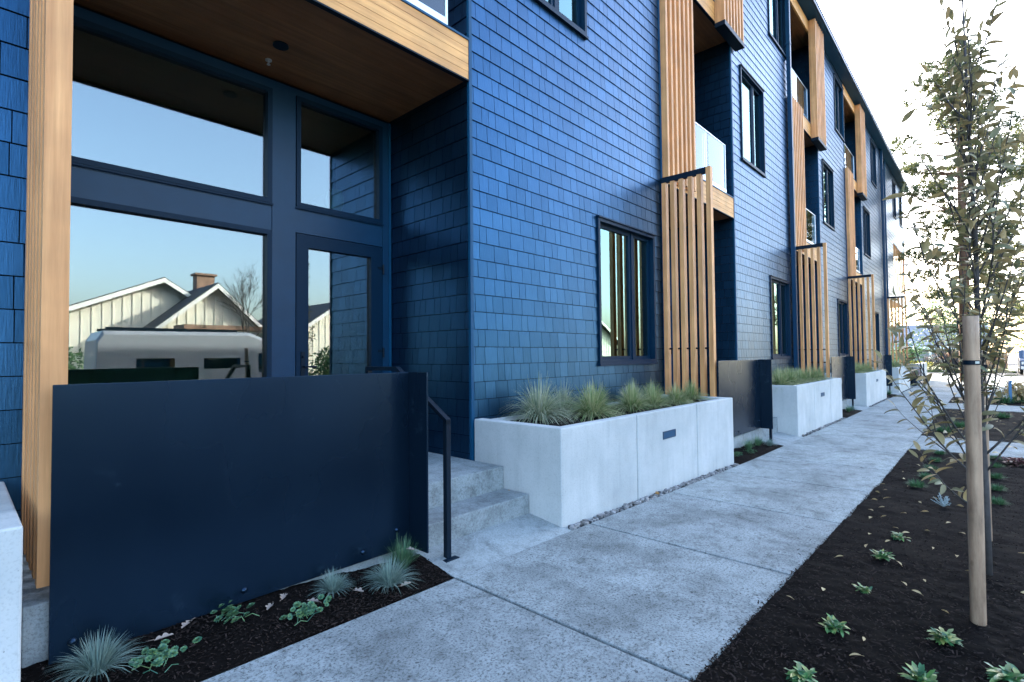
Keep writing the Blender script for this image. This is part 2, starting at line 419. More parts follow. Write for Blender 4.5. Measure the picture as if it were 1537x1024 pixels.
def shingles(b, a0, a1, z0, z1, opens, P, seed):
    """P(a, z, out) -> point; a runs along the wall"""
    rr = random.Random(seed); E = .175; k0 = int(math.floor((z0-.02)/E)); k1 = int(math.ceil((z1-.02)/E))
    for k in range(k0, k1):
        zb = max(z0, .02+k*E); zt = min(z1, .02+(k+1)*E-.0058)
        if zt-zb < .02: continue
        a = a0-rr.uniform(0, .15); prev = 0
        while a < a1:
            w = rr.choice((.10, .13, .15, .15, .18, .21)); s, e = max(a, a0), min(a+w, a1); a += w
            if e-s < .004: continue
            segs = [(s, e, zb, zt)]
            for (oa, oc, ob, ot) in opens:
                ns = []
                for (p, q, u, v) in segs:
                    if oc <= p or oa >= q or ot <= u or ob >= v: ns.append((p, q, u, v)); continue
                    if oa > p: ns.append((p, oa, u, v))
                    if oc < q: ns.append((oc, q, u, v))
                    m0, m1 = max(p, oa), min(q, oc)
                    if ob > u: ns.append((m0, m1, u, ob))
                    if ot < v: ns.append((m0, m1, ot, v))
                segs = ns
            t = rr.uniform(.0095, .012)
            for (p, q, u, v) in segs:
                if q-p < .006 or v-u < .006: continue
                p += .0026; q -= .0026
                b.face(P(p, u, t), P(q, u, t), P(q, v, .002), P(p, v, .002))
                n = len(b.v)
                b.v += [P(p, u, 0), P(q, u, 0)]
                b.f.append((n, n+1, n-3, n-4))            # butt
                b.v += [P(p, v, 0), P(q, v, 0)]
                b.f.append((n-4, n-1, n+2, n)); b.f.append((n+1, n+3, n-2, n-3))
b = MB()
shingles(b, -3.9, XR, -.3, RT-.02, OPEN, lambda a, z, o: (a, BY-o, z), 11)
b.build('shingle_wall', M['shingle'], B)
for k, (a, c) in enumerate(REC+[REC4]):
    b = MB()
    lo = FL if k < 4 else -.2
    shingles(b, BY+.004, DY-.03 if k < 4 else 7.0, lo, RT-.02, [], lambda y, z, o, c=c: (c-o, y, z), 30+k)
    b.build('shingle_side_wall', M['shingle'], B)
    b = MB(); shingles(b, BY+.004, DY-.03 if k < 4 else 7.0, lo, RT-.02, [], lambda y, z, o, a=a: (a+o, y, z), 50+k)
    b.build('shingle_side_wall', M['shingle'], B)
    if k < 4:   # upper back walls
        b = MB(); shingles(b, a+.02, c-.02, T2, RT-.02, [(a+.6, c-.25, T2-.1, T2+2.35), (a+.6, c-.25, T3-.1, T3+2.35)], lambda x, z, o: (x, DY-o, z), 70+k)
        b.build('shingle_back_wall', M['shingle'], B)
# wall backing: grid of front quads with the openings left out, returns in recesses
xs = sorted({XL, XR} | {v for o in OPEN for v in o[:2] if XL < v < XR}); zs = sorted({-.3, RT} | {v for o in OPEN for v in o[2:] if -.3 < v < RT})
b = MB(); yb = BY+.002
for x0, x1 in zip(xs, xs[1:]):
    for z0, z1 in zip(zs, zs[1:]):
        cx, cz = (x0+x1)/2, (z0+z1)/2
        if any(o[0] < cx < o[1] and o[2] < cz < o[3] for o in OPEN): continue
        b.face((x0, yb, z0), (x1, yb, z0), (x1, yb, z1), (x0, yb, z1))
for k, (a, c) in enumerate(REC+[REC4]):
    d = DY if k < 4 else 7.0
    b.face((c+.002, yb, -.3), (c+.002, d, -.3), (c+.002, d, RT), (c+.002, yb, RT))
    b.face((a-.002, yb, -.3), (a-.002, d, -.3), (a-.002, d, RT), (a-.002, yb, RT))
    if k < 4:
        for z0, z1 in ((S2, T2), (T2+2.35, T3), (T3+2.35, RT)):
            b.face((a, DY+.003, z0), (c, DY+.003, z0), (c, DY+.003, z1), (a, DY+.003, z1))
        for z0 in (T2, T3):
            for p, q in ((a, a+.6), (c-.25, c)): b.face((p, DY+.003, z0), (q, DY+.003, z0), (q, DY+.003, z0+2.35), (p, DY+.003, z0+2.35))
    else: b.face((a, 7, -.3), (c, 7, -.3), (c, 7, RT), (a, 7, RT))
# rear, ends, open corner walls
b.face((XL, 14, -.3), (XR, 14, -.3), (XR, 14, RT), (XL, 14, RT)); b.face((XL, yb, -.3), (XL, 14, -.3), (XL, 14, RT), (XL, yb, RT))
b.face((XR, yb, Z(6.0)), (XR, 14, Z(6.0)), (XR, 14, RT), (XR, yb, RT)); b.face((XR, 7, -.3), (XR, 14, -.3), (XR, 14, Z(6)), (XR, 7, Z(6)))
b.face((XR, yb, S2), (XR, 7, S2), (XR, 7, Z(3.55)), (XR, yb, Z(3.55)))
b.face((33, 7, -.3), (40, 7, -.3), (40, 7, Z(6)), (33, 7, Z(6)))
b.face((33, yb, -.3), (33, 7, -.3), (33, 7, S2), (33, yb, S2)); b.face((35, yb, S2), (35, 7, S2), (35, 7, Z(6)), (35, yb, Z(6)))
b.build('wall_backing', M['backing'], B)
b = MB().box(33, BY+.02, S2, 40, 7, S2+.05).box(35, BY+.02, Z(6.0), 40, 7, Z(6.05)); b.build('corner_soffit', M['board'], B)
b = MB().box(35, BY+.01, Z(3.5), 40, 7, Z(3.55)); b.build('corner_balcony_floor', M['trim'], B)
b = MB()
for i in range(7): b.box(35.3+i*.75, BY-.0, Z(3.4), 35.38+i*.75, BY+.06, Z(6.0))
b.build('corner_balcony_screen', M['slat'], B)
# corner trims
for a, c in REC+[REC4]:
    MB().box(c-.016, BY-.02, .0, c+.022, BY+.012, RT-.03).build('corner_trim', M['trim'], B)
    MB().box(a-.022, BY-.02, .0, a+.016, BY+.012, RT-.03).build('corner_trim', M['trim'], B)
    MB().box(c-.045, DY-.05, FL, c-.0145, DY-.0, S2-.02).build('corner_trim', M['trim'], B)
MB().box(XR-.03, BY-.022, S2, XR+.02, BY+.03, RT-.03).build('corner_trim', M['trim'], B)
# roof
b = MB().box(XL-.3, BY-.30, RT, XR+.3, 14.3, RT+.10); b.build('roof', M['trim'], B)
b = MB().box(XL-.3, BY-.345, RT+.015, XR+.3, BY-.302, RT+.14); b.build('gutter', M['alu'] if 0 else M['frame'], B)
b = MB().box(XL-.32, BY-.36, RT+.142, XR+.32, BY-.29, RT+.165); b.build('roof_edge', M['alu'], B)
# downspouts
for dx in (14.72, 30.9):
    b = MB().box(dx, BY-.13, -.0, dx+.10, BY-.035, RT)
    for z in (1.2, 4.0, 6.8, 9.6): b.box(dx-.01, BY-.135, z, dx+.11, BY-.016, z+.04)
    b.build('downspout', M['frame'], B)
# balconies: slab, fascia, soffit, ceiling header
FL_BALC = []
for k, (a, c) in enumerate(REC):
    for zi, (s, t) in enumerate(((S2, T2), (S3, T3))):
        b = MB(); n = 5
        for i in range(n):
            z0 = s+(t-s)*i/n; b.box(a+.02, BY-.012, z0+.002, c-.018, BY+.03, z0+(t-s)/n-.002)
        o = b.build('balcony_fascia', M['board'], B)
        MB().box(a+.02, BY-.020, s-.014, c-.018, BY+.03, s).build('drip_edge', M['black'], o)
        MB().box(a+.02, BY-.022, t, c-.018, BY+.10, t+.022).build('deck_edge', M['trim'], o)
        b = MB(); yy = BY+.032
        ws = [.26]+[.14]*9
        for w in ws:
            y1 = min(yy+w, DY-.005)
            if y1-yy > .02: b.box(a+.016, yy+.0035, s+.012, c-.014, y1-.001, s+.03)
            yy += w
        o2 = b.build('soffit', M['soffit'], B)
        MB().box(a+.02, BY+.033, s+.031, c-.02, DY-.006, t-.01).build('slab_core', M['backing'], o2)
        if zi == 0:
            px = a+1.62; py = BY+.77
            MB().lathe([(.065, 0), (.065, .014), (.05, .014), (.045, .024)], (px, py, s-.003), 20).build('can_light', M['black'], o2)
            bb = MB().lathe([(.028, .012), (.028, .0), (.008, -.002), (.008, -.03), (.016, -.032), (.016, -.036)], (px+.02, py+.31, s), 12)
            bb.build('sprinkler_head', M['alu'], o2)
    b = MB().box(a+.02, BY-.012, HB, c-.018, BY+.03, RT-.03); b.build('header_board', M['board'], B)
    b = MB(); yy = BY+.032
    while yy < DY-.05:
        b.box(a+.016, yy+.003, HB+.01, c-.014, min(yy+.14, DY-.004)-.001, HB+.03); yy += .14
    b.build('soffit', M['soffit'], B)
    # sliding doors behind the balconies
    for t in (T2, T3):
        x0, x1 = a+.6, c-.25
        b = MB().box(x0, DY-.04, t+.02, x0+.07, DY+.06, t+2.35).box(x1-.07, DY-.04, t+.02, x1, DY+.06, t+2.35).box(x0+.07, DY-.04, t+2.27, x1-.07, DY+.06, t+2.35).box(x0+.07, DY-.04, t+.02, x1-.07, DY+.06, t+.1).box((x0+x1)/2-.04, DY-.035, t+.1, (x0+x1)/2+.04, DY+.05, t+2.27)
        o = b.build('balcony_door', M['sash'], B)
        MB().box(x0+.07, DY+.01, t+.1, x1-.07, DY+.022, t+2.27).build('glass_pane', M['glass'], o)
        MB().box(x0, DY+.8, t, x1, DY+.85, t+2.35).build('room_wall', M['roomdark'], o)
    # glass railings
    for (gx0, gx1, t, cnt) in ((a+1.22, c-.26, T2, 2), (a+.05, a+2.32, T3, 3)):
        y = BY+.07
        b = MB().box(gx0, y-.035, t+.024, gx1, y+.035, t+.135); o = b.build('balcony_railing', M['alu'], B)
        for i in range(cnt):
            w = (gx1-gx0)/cnt; p = MB().box(gx0+w*i+.006, y-.008, t+.135, gx0+w*(i+1)-.006, y+.008, t+1.04); p.build('glass_pane', M['glass_clear'], o)
        MB().box(gx0, y-.014, t+1.041, gx1+.01, y+.014, t+1.06).build('top_rail', M['alu'], o)
        MB().box(gx1+.001, y-.02, t+.024, gx1+.03, y+.02, t+1.06).build('end_post', M['alu'], o)
    # slat panels on the upper storeys
    for (p0, n, z0, z1, yo) in ((a+.02, 7, Z(2.80), T3-.02, 0), (a+2.33, 7, S3-.04, RT-.06, -.09)):
        b = MB()
        for i in range(n): b.box(p0+i*.167, BY-.115+yo, z0, p0+i*.167+.062, BY-.022, z1)
        o = b.build('slat_panel', M['slat'], B)
        MB().box(p0+.0, BY-.0215+(-.03 if yo else 0), z0+.002, p0+(n-1)*.167+.062, BY-.014+(-.03 if yo else 0), z1-.002).build('backing_board', M['slat'], o)
        if yo: MB().box(p0-.01, BY-.215, z0-.09, p0+(n-1)*.167+.072, BY-.02, z0-.002).build('bottom_channel', M['black'], o)
# fins at the entries
FIN = [.245+O for O in OFF]+[31.85]
for k, fx in enumerate(FIN):
    b = MB(); zb = Z(-.955) if k == 0 else (FL+.03)
    y = 2.95
    for i in range(6):
        z1 = Z(2.77) if i == 0 else Z(2.685)
        b.box(fx+.004, y, zb, fx+.094, y+.066, z1); y += .1405
    o = b.build('slat_screen', M['slat'], B)
    MB().box(fx+.02, 3.019, Z(2.687), fx+.075, BY-.012, Z(2.775)).build('top_bar', M['black'], o)
    b = MB(); y = 3.0
    for i in range(5): b.tube([(fx+.05, y+.016, Z(.085)), (fx+.05, y+.11, Z(.085))], .013, 8); y += .1405
    b.tube([(fx+.05, y+.016, Z(.085)), (fx+.05, BY, Z(.085))], .013, 8)
    b.build('spacer_rod', M['black'], o)

# windows
def window(x0, x1, z0, z1, kind):
    b = MB(); f = .045; y0, y1 = BY-.034, BY+.10
    b.box(x0, y0, z0, x0+f, y1, z1).box(x1-f, y0, z0, x1, y1, z1).box(x0+f, y0, z1-f, x1-f, y1, z1).box(x0+f, y0, z0, x1-f, y1, z0+f)
    b.box(x0-.012, y0-.022, z1, x1+.012, BY+.02, z1+.018).box(x0-.012, y0-.012, z0-.03, x1+.012, BY+.02, z0)
    o = b.build('window', M['sash'], B)
    xm = x0+(x1-x0)*.63; gy = BY+.075; b = MB()
    for p, q in ((x0+f, xm-.03), (xm+.03, x1-f)):
        s = .05
        b.box(p, gy-.03, z0+f, p+s, gy+.03, z1-f).box(q-s, gy-.03, z0+f, q, gy+.03, z1-f).box(p+s, gy-.03, z1-f-s, q-s, gy+.03, z1-f).box(p+s, gy-.03, z0+f, q-s, gy+.03, z0+f+s)
    b.box(xm-.03, gy-.045, z0+f, xm+.03, gy+.035, z1-f)
    b.build('sash', M['sash'], o)
    MB().box(x0+f+.02, gy-.006, z0+f+.02, x1-f-.02, gy+.006, z1-f-.02).build('glass_pane', M['glass_green'], o)
    b = MB(); n = 26; cx0, cx1 = xm-.55, xm+.28
    if kind != 'g': cx0, cx1 = x0+.5, x1-.05
    for i in range(n):
        p, q = cx0+(cx1-cx0)*i/n, cx0+(cx1-cx0)*(i+1)/n; u = .035*math.sin(i*1.9); v = .035*math.sin((i+1)*1.9)
        b.face((p, gy+.16+u, z0-.1), (q, gy+.16+v, z0-.1), (q, gy+.16+v, z1+.1), (p, gy+.16+u, z1+.1))
    b.build('curtain', M['curtain'], o, smooth=True)
    b = MB(); Y2 = gy+1.6
    b.face((x0-.4, Y2, z0-.5), (x1+.4, Y2, z0-.5), (x1+.4, Y2, z1+.3), (x0-.4, Y2, z1+.3))
    for xx in (x0-.4, x1+.4): b.face((xx, BY+.11, z0-.5), (xx, Y2, z0-.5), (xx, Y2, z1+.3), (xx, BY+.11, z1+.3))
    for zz in (z0-.5, z1+.3): b.face((x0-.4, BY+.11, zz), (x1+.4, BY+.11, zz), (x1+.4, Y2, zz), (x0-.4, Y2, zz))
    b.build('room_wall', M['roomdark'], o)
for w in WIN: window(*w)

# entry storefronts
def storefront(O):
    a, c = .30+O, 3.46+O; y0, y1 = DY-.05, DY+.07
    zt = Z(2.72); zs = lambda v: Z(v)
    b = MB()
    b.box(a, y0, FL, .53+O, y1, zt).box(2.085+O, y0, FL, 2.315+O, y1, zt).box(3.33+O, y0, FL, c-.05, y1, zt)   # jambs, mullion
    b.box(.53+O, y0, zs(2.64), 2.085+O, y1, zt).box(2.315+O, y0, zs(2.66), 3.33+O, y1, zt)
    b.box(.53+O, y0+.01, zs(1.245), 2.085+O, y1, zs(1.50)).box(2.315+O, y0+.01, zs(1.265), 3.33+O, y1, zs(1.52))
    b.box(.53+O, y0+.01, FL, 2.085+O, y1, FL+.12)
    b.box(a, y0+.02, zt, c-.046, y1, S2-.016)
    o = b.build('storefront', M['frame'], B)
    def light(x0, x1, z0, z1, s=.045):
        f = MB(); yy0, yy1 = y0-.012, y1-.02
        f.box(x0, yy0, z0, x0+s, yy1, z1).box(x1-s, yy0, z0, x1, yy1, z1).box(x0+s, yy0, z1-s, x1-s, yy1, z1).box(x0+s, yy0, z0, x1-s, yy1, z0+s)
        # thin stepped bead
        f.box(x0-.012, y0-.018, z0-.02, x1+.012, y0-.0125, z0-.004)
        f.build('window_frame', M['sash'], o)
        MB().box(x0+s-.004, DY-.006, z0+s-.004, x1-s+.004, DY+.006, z1-s+.004).build('glass_pane', M['glass'], o)
    light(.535+O, 2.08+O, zs(1.505), zs(2.635)); light(2.32+O, 3.325+O, zs(1.525), zs(2.655)); light(.535+O, 2.08+O, FL+.125, zs(1.24))
    # door leaf
    x0, x1, z0, z1 = 2.325+O, 3.325+O, FL+.012, zs(1.255); s = .125; yy0, yy1 = y0+.0, y1-.03
    d = MB().box(x0, yy0, z0, x0+s, yy1, z1).box(x1-s-.02, yy0, z0, x1, yy1, z1).box(x0+s, yy0, z1-.13, x1-s-.02, yy1, z1).box(x0+s, yy0, z0, x1-s-.02, yy1, z0+.22)
    door = d.build('entry_door', M['sash'], B)
    MB().box(x0+s-.004, DY-.006, z0+.216, x1-s-.016, DY+.006, z1-.126).build('glass_pane', M['glass'], door)
    h = MB().box(x0+.045, yy0-.012, zs(-.20), x0+.085, yy0, zs(.06)).tube([(x0+.065, yy0-.012, zs(-.09)), (x0+.065, yy0-.05, zs(-.09)), (x0+.19, yy0-.055, zs(-.095))], .009, 8)
    h.lathe([(.014, 0), (.014, .02)], (x0+.065, yy0-.016, zs(.0)), 10)
    h.build('door_handle', M['black'], door)
    hg = MB()
    for z in (zs(1.0), zs(.05), zs(-.75)): hg.tube([(x1+.004, yy0-.014, z-.055), (x1+.004, yy0-.014, z+.055)], .012, 8).box(x1-.06, yy0-.008, z+.005, x1-.001, yy0-.0005, z+.03)
    hg.build('hinge', M['black'], door)
    # room behind
    b = MB(); X0, X1, Y1 = a-1.2, c+.6, 9.5
    b.face((X0, Y1, FL), (X1, Y1, FL), (X1, Y1, S2-.1), (X0, Y1, S2-.1))
    for xx in (X0, X1): b.face((xx, y1+.01, FL), (xx, Y1, FL), (xx, Y1, S2-.1), (xx, y1+.01, S2-.1))
    b.face((X0, y1+.01, FL-.01), (X1, y1+.01, FL-.01), (X1, Y1, FL-.01), (X0, Y1, FL-.01))
    b.face((X0, y1+.01, S2-.1), (X1, y1+.01, S2-.1), (X1, Y1, S2-.1), (X0, Y1, S2-.1))
    for p, q in ((X0, a), (c, X1)): b.face((p, y1+.012, FL), (q, y1+.012, FL), (q, y1+.012, S2-.1), (p, y1+.012, S2-.1))
    b.build('room_wall', M['room'], o)
for O in OFF: storefront(O)
# things inside the nearest room
cb = thing('kitchen_cabinet', 'low dark cabinet behind the large ground floor entry window', 'cabinet', (1.3, 6.6, FL))
MB().box(.62, 6.3, FL, 1.84, 6.9, Z(-.13)).build('body', M['cab'], cb); MB().box(.6, 6.28, Z(-.129), 1.86, 6.92, Z(-.09)).build('countertop', M['cab'], cb)
lamp = thing('pendant_lamp', 'white globe pendant lamp seen through the transom glass above door', 'lamp', (3.5, 6.5, Z(2.1)))
MB().lathe([(.02, .17), (.09, .15), (.12, .05), (.12, -.03), (.08, -.13), (.02, -.16)], (3.5, 6.5, Z(2.12)), 18).build('lamp_shade', M['white'], lamp, smooth=True)
MB().tube([(3.5, 6.5, Z(2.29)), (3.5, 6.5, S2-.1)], .006, 6).build('cord', M['black'], lamp)

# ------------------------------------------------------------------ steps, rails, guards, planters
NTH = ['nearest', 'second nearest', 'third nearest', 'fourth nearest']
# steps
def steps(O, k):
    t = thing('entry_steps', ['pale concrete porch steps beside the nearest planter and handrail', 'concrete porch steps behind the second handrail along the walk', 'concrete porch steps between the second and third planters', 'concrete porch steps before the small far planter'][k], 'steps', (2.8+O, 3, g(2.8+O)), 'porch steps along the building')
    lo = -.35
    MB().box(.205+O, 2.932, lo, 2.10+O, 3.312, FL).box(.205+O, 3.3125, lo, 3.455+O, DY+.1, FL-.001).build('porch_slab', M['walk_dim'], t, bevel=.006)
    MB().box(2.102+O, 3.005, lo, 3.4555+O, 3.311, .283).build('step', M['walk_dim'], t, bevel=.008)
    p = MB(); xa, xb = 2.225+O, 3.49+O; ya, yb = 2.572, 3.004
    p.hexa([(xa, ya, g(xa)-.15), (xb, ya, g(xb)-.15), (xb, yb, g(xb)-.15), (xa, yb, g(xa)-.15), (xa, ya, g(xa)-.004), (xb, ya, g(xb)-.004), (xb-.035, yb, .06+g(xb)), (xa, yb, .05+g(xa))])
    p.build('landing_pad', M['walk_dim'], t)
for k, O in enumerate(OFF): steps(O, k)
# steel guards
sg = thing('steel_guard', '', 'guard panel', (1.2, 2.9, .22), 'black steel guard panels at the porches')
MB().box(.285, 2.9, .225, 2.10, 2.912, Z(-.105)).build('panel', M['steel'], sg, bevel=.002)
MB().box(2.1005, 2.706, .225, 2.1125, 2.912, Z(-.104)).build('return_flange', M['steel'], sg, bevel=.002)
bt = MB()
for x, z in ((.36, .30), (1.05, .285), (1.75, .285), (2.0, .36)): bt.lathe([(.017, 0), (.017, .002), (.009, .012), (.002, .014)], (0, 0, 0), 10); n = 40; bt.v[-40:] = [(x+v[0], 2.9-v[2], z+v[1]) for v in bt.v[-40:]]
bt.build('bolt', M['steel'], sg, smooth=True)
GL = ['large black steel guard panel in front of the nearest porch, right in the foreground', 'greyish steel guard panel just behind the nearest concrete planter', 'steel guard panel between the second and third concrete planters', 'small far steel guard panel after the third concrete planter']
sg['label'] = GL[0]
for k in (1, 2, 3): dup(sg, (1.2+OFF[k], 2.9, .22), GL[k])
# handrails
hr = thing('handrail', '', 'handrail', (2.365, 2.82, .1), 'black handrails by the porch steps')
MB().box(2.345, 2.80, .095, 2.385, 2.84, Z(-.45)).build('post', M['black'], hr, bevel=.003)
MB().box(2.305, 2.76, .082, 2.425, 2.88, .096).build('base_plate', M['black'], hr, bevel=.002)
b = MB(); w = .02; x = 2.365
prof = [(2.80, Z(-.455)), (3.41, Z(-.09)), (3.85, Z(-.09))]
for (ya, za), (yb2, zb2) in zip(prof, prof[1:]):
    b.hexa([(x-w, ya, za-.02), (x+w, ya, za-.02), (x+w, yb2, zb2-.02), (x-w, yb2, zb2-.02), (x-w, ya, za+.012), (x+w, ya, za+.012), (x+w, yb2, zb2+.012), (x-w, yb2, zb2+.012)])
b.build('rail', M['black'], hr)
MB().box(x-w, 3.81, FL, x+w, 3.85, Z(-.111)).build('post', M['black'], hr)
HL = ['black square handrail standing beside the nearest concrete steps', 'black handrail post at the second planter beside the grey guard', 'black handrail post at the left end of the third planter', 'tiny black handrail post at the left of the fourth planter']
hr['label'] = HL[0]
for k in (1, 2, 3): dup(hr, (2.365+OFF[k]+(.0), 2.82, g(2.4+OFF[k])), HL[k])
# planters
PT = Z(-.615)
def planter(label, soil_z=PT-.05):
    t = thing('concrete_planter', label, 'planter', (5.4, 3.2, 0), 'pale concrete planters along the building')
    X0, X1, Y0, Y1, lo = 3.462, 7.41, 2.653, 3.715, -.5
    cuts = [X0, 4.733, 6.2, X1]; h = .007
    def prism(poly):
        m = MB(); n = len(poly); m.v = [(x, y, lo) for x, y in poly]+[(x, y, PT) for x, y in poly]
        m.f = [tuple(range(n))[::-1], tuple(range(n, 2*n))]+[(q, (q+1) % n, n+(q+1) % n, n+q) for q in range(n)]
        return m
    c1, c2 = cuts[1], cuts[2]
    prism([(X0, Y0), (c1-h, Y0), (c1-h, Y0+.1), (X0+.115, Y0+.1), (X0+.115, Y1), (X0, Y1)]).build('wall', M['concrete'], t, bevel=.009)
    prism([(c1+h, Y0), (c2-h, Y0), (c2-h, Y0+.1), (c1+h, Y0+.1)]).build('wall', M['concrete'], t, bevel=.009)
    prism([(c2+h, Y0), (X1, Y0), (X1, Y1), (X1-.115, Y1), (X1-.115, Y0+.1), (c2+h, Y0+.1)]).build('wall', M['concrete'], t, bevel=.009)
    MB().box(X0+.116, Y1-.08, lo, X1-.116, Y1, PT-.02).build('back_wall', M['concrete'], t)
    MB().box(X0+.117, Y0+.101, lo+.1, X1-.117, Y0+.112, PT-.03).build('joint_core', M['joint'], t)
    so = MB(); nx, ny = 90, 20
    for i in range(nx+1):
        for j in range(ny+1):
            x = X0+.117+(X1-X0-.234)*i/nx; y = Y0+.1125+(Y1-.081-Y0-.1125)*j/ny
            so.v.append((x, y, soil_z+.012*noise.noise((x*9, y*9, 2))+.01*noise.noise((x*30, y*30, 2))))
    for i in range(nx):
        for j in range(ny): q = i*(ny+1)+j; so.f.append((q, q+ny+1, q+ny+2, q+1))
    so.build('soil', M['soil'], t, smooth=True)
    pl = MB().box(5.29, Y0-.006, Z(-.935), 5.60, Y0-.0005, Z(-.925)).box(5.29, Y0-.006, Z(-.86), 5.60, Y0-.0005, Z(-.85)).box(5.29, Y0-.006, Z(-.925), 5.302, Y0-.0005, Z(-.86)).box(5.588, Y0-.006, Z(-.925), 5.60, Y0-.0005, Z(-.86))
    ll = pl.build('step_light', M['frame'], t)
    MB().box(5.302, Y0-.003, Z(-.925), 5.588, Y0-.0005, Z(-.86)).build('lens', M['trim'], ll)
    return t
PL = ['long pale concrete planter of tufted grasses, nearest one right of the steps', 'concrete planter of dense green grass, second along the walk', 'third concrete planter along the walk, grass on top', 'small far fourth concrete planter under the last wall screen']
p0 = planter(PL[0])
for k in (1, 2, 3): dup(p0, (5.4+OFF[k]-(.04 if k < 3 else .0), 3.2, 0), PL[k])
dup(p0, (5.4-7.225, 3.2, 0), 'concrete planter cut off at the left picture edge')
e5 = thing('low_wall', 'far plain concrete block wall at the end of the walk', 'wall', (36, 3, 0))
MB().box(34, 2.653, -.5, 38, 2.9, Z(-.62)).build('front_wall', M['concrete'], e5, bevel=.012)
MB().box(34, 2.901, -.5, 34.2, 3.7, Z(-.62)).build('end_wall', M['concrete'], e5, bevel=.012)
for xx in (33.6, 35.2):
    t = thing('rail_post', 'thin black post by the far plain concrete wall, '+('left one' if xx < 34 else 'right one'), 'post', (xx, 2.6, -.1), 'black posts at the far end')
    MB().box(xx, 2.58, -.12, xx+.05, 2.63, Z(-.6)).build('post', M['black'], t); MB().box(xx-.03, 2.55, -.12, xx+.08, 2.66, -.1).build('base_plate', M['black'], t)
pot = thing('flower_pot', 'black pot with a small pinkish plant by the far planter', 'pot', (31.0, 2.6, g(31)))
MB().lathe([(.16, 0), (.2, .4), (.22, .4), (.22, .46), (.19, .46), (.18, .42)], (31.0, 2.72, g(31)), 14).build('pot', M['black'], pot)
b = MB()
for _ in range(120):
    p = Vector((31.0+R.gauss(0, .1), 2.72+R.gauss(0, .1), g(31)+.44)); d = Vector((R.gauss(0, .15), R.gauss(0, .15), R.uniform(.2, .5)))
    b.strip([p, p+d*.5, p+d], [.004, .015, .002], (R.uniform(-1, 1), R.uniform(-1, 1), 0))
M['pink'] = leafy('pink_leaf', [(.25, .10, .12), (.18, .20, .10)], .6)
b.build('plant', M['pink'], pot)

# ------------------------------------------------------------------ plants
def clump_mesh(name, m, n, h, spread, droop, w=.0022, seed=1, base=.04):
    rr = random.Random(seed); b = MB()
    for _ in range(n):
        a = rr.uniform(0, 2*PI); rad = base*math.sqrt(rr.random()); lean = spread*rr.random()**.7; hh = h*rr.uniform(.6, 1.1)
        d = Vector((math.cos(a), math.sin(a), 0)); p0 = Vector((d.x*rad, d.y*rad, 0)); pts = []
        for i in range(5):
            t = i/4; out = lean*hh*(t**1.2); up = hh*(t*(1-.45*lean*lean)-droop*lean*t**2.6)
            pts.append(p0+d*out+Vector((0, 0, up)))
        s = Vector((-d.y, d.x, 0)); s = (s+Vector((rr.uniform(-.5, .5), rr.uniform(-.5, .5), rr.uniform(-.3, .3)))).normalized()
        ww = w*rr.uniform(.6, 1.3)
        b.strip(pts, [ww, ww, ww*.85, ww*.6, ww*.12], s)
    o = b.build(name, m, smooth=True); return o
def place(o, loc, label, cat='ornamental grass', group=None, rz=0, sc=1):
    o.location = loc; o.rotation_euler = (0, 0, rz); o.scale = (sc, sc, sc); return tag(o, label, cat, group)
def again(o, loc, label, rz=None, sc=1):
    c = o.copy(); C.objects.link(c); c.location = loc; c.rotation_euler = (0, 0, R.uniform(0, 6.28) if rz is None else rz); c.scale = (sc, sc, sc); c['label'] = label; return c
gz = PT-.055
GA = clump_mesh('grass_clump', M['grass_pale'], 760, .44, 1.08, .78, .0028, 3, .05)
GB = clump_mesh('grass_clump', M['grass'], 820, .39, 1.08, .68, .0028, 4, .045)
GC = clump_mesh('grass_clump', M['grass'], 640, .34, 1.05, .6, .0028, 5, .045)
GG = 'grass clumps in the nearest planter'
place(GA, (4.10, 3.42, gz), 'pale drooping grass clump at the left end of the nearest planter', group=GG, sc=1.18)
place(GB, (4.62, 3.13, gz), 'bright yellow green grass clump, second from left in nearest planter', group=GG, sc=1.12)
place(GC, (5.95, 3.10, gz), 'small upright green grass clump at mid front of nearest planter', group=GG)
for (o, x, y, sc, lb) in ((GA, 4.62, 3.52, .95, 'wispy bluish grass clump behind the yellow green one in nearest planter'), (GB, 5.28, 3.50, 1.0, 'green grass clump below the left edge of the nearest window'),
                          (GC, 5.45, 3.12, 1.15, 'rounded grass clump at the front beside the panel joint of nearest planter'), (GA, 6.15, 3.50, .85, 'dry topped grass clump below the middle of the nearest window'),
                          (GB, 6.62, 3.48, .9, 'grass clump below the right end of the nearest window'), (GB, 6.52, 3.08, .85, 'spiky grass clump right of the step light at planter front'), (GC, 7.08, 3.12, 1.0, 'last grass clump at the slat screen end of nearest planter')):
    again(o, (x, y, gz), lb, sc=sc)
for k, n in ((1, 9), (2, 8), (3, 5)):
    for i in range(n):
        x = 3.8+OFF[k]+(3.0*i/(n-1)); y = 3.05+(.36 if i % 2 else 0)
        c = again((GB, GC, GB)[i % 3], (x, y, gz), 'grass clump in the %s planter, one of a close row' % NTH[k].replace(' nearest', ''), sc=1.1)
        c['group'] = 'grass row in the %s planter' % NTH[k].replace(' nearest', '')
FA = clump_mesh('blue_fescue', M['fescue'], 620, .21, 1.0, .45, .0016, 8, .035)
FB = clump_mesh('blue_fescue', M['fescue_green'], 360, .23, .8, .3, .0017, 9, .035)
gg = 'fescue tufts in the left bed'
place(FA, (.43, 2.80, bed(.43, 2.8)), 'pale blue fescue tuft at the lower left corner beside the guard panel', 'ornamental grass', gg, sc=.86)
place(FB, (2.0, 2.84, bed(2, 2.84)), 'dark green grass tuft against the right end of guard panel', 'ornamental grass', gg, sc=.95)
again(FA, (1.50, 2.81, bed(1.5, 2.81)), 'pale blue fescue tuft in the middle of the left bed', sc=.66)
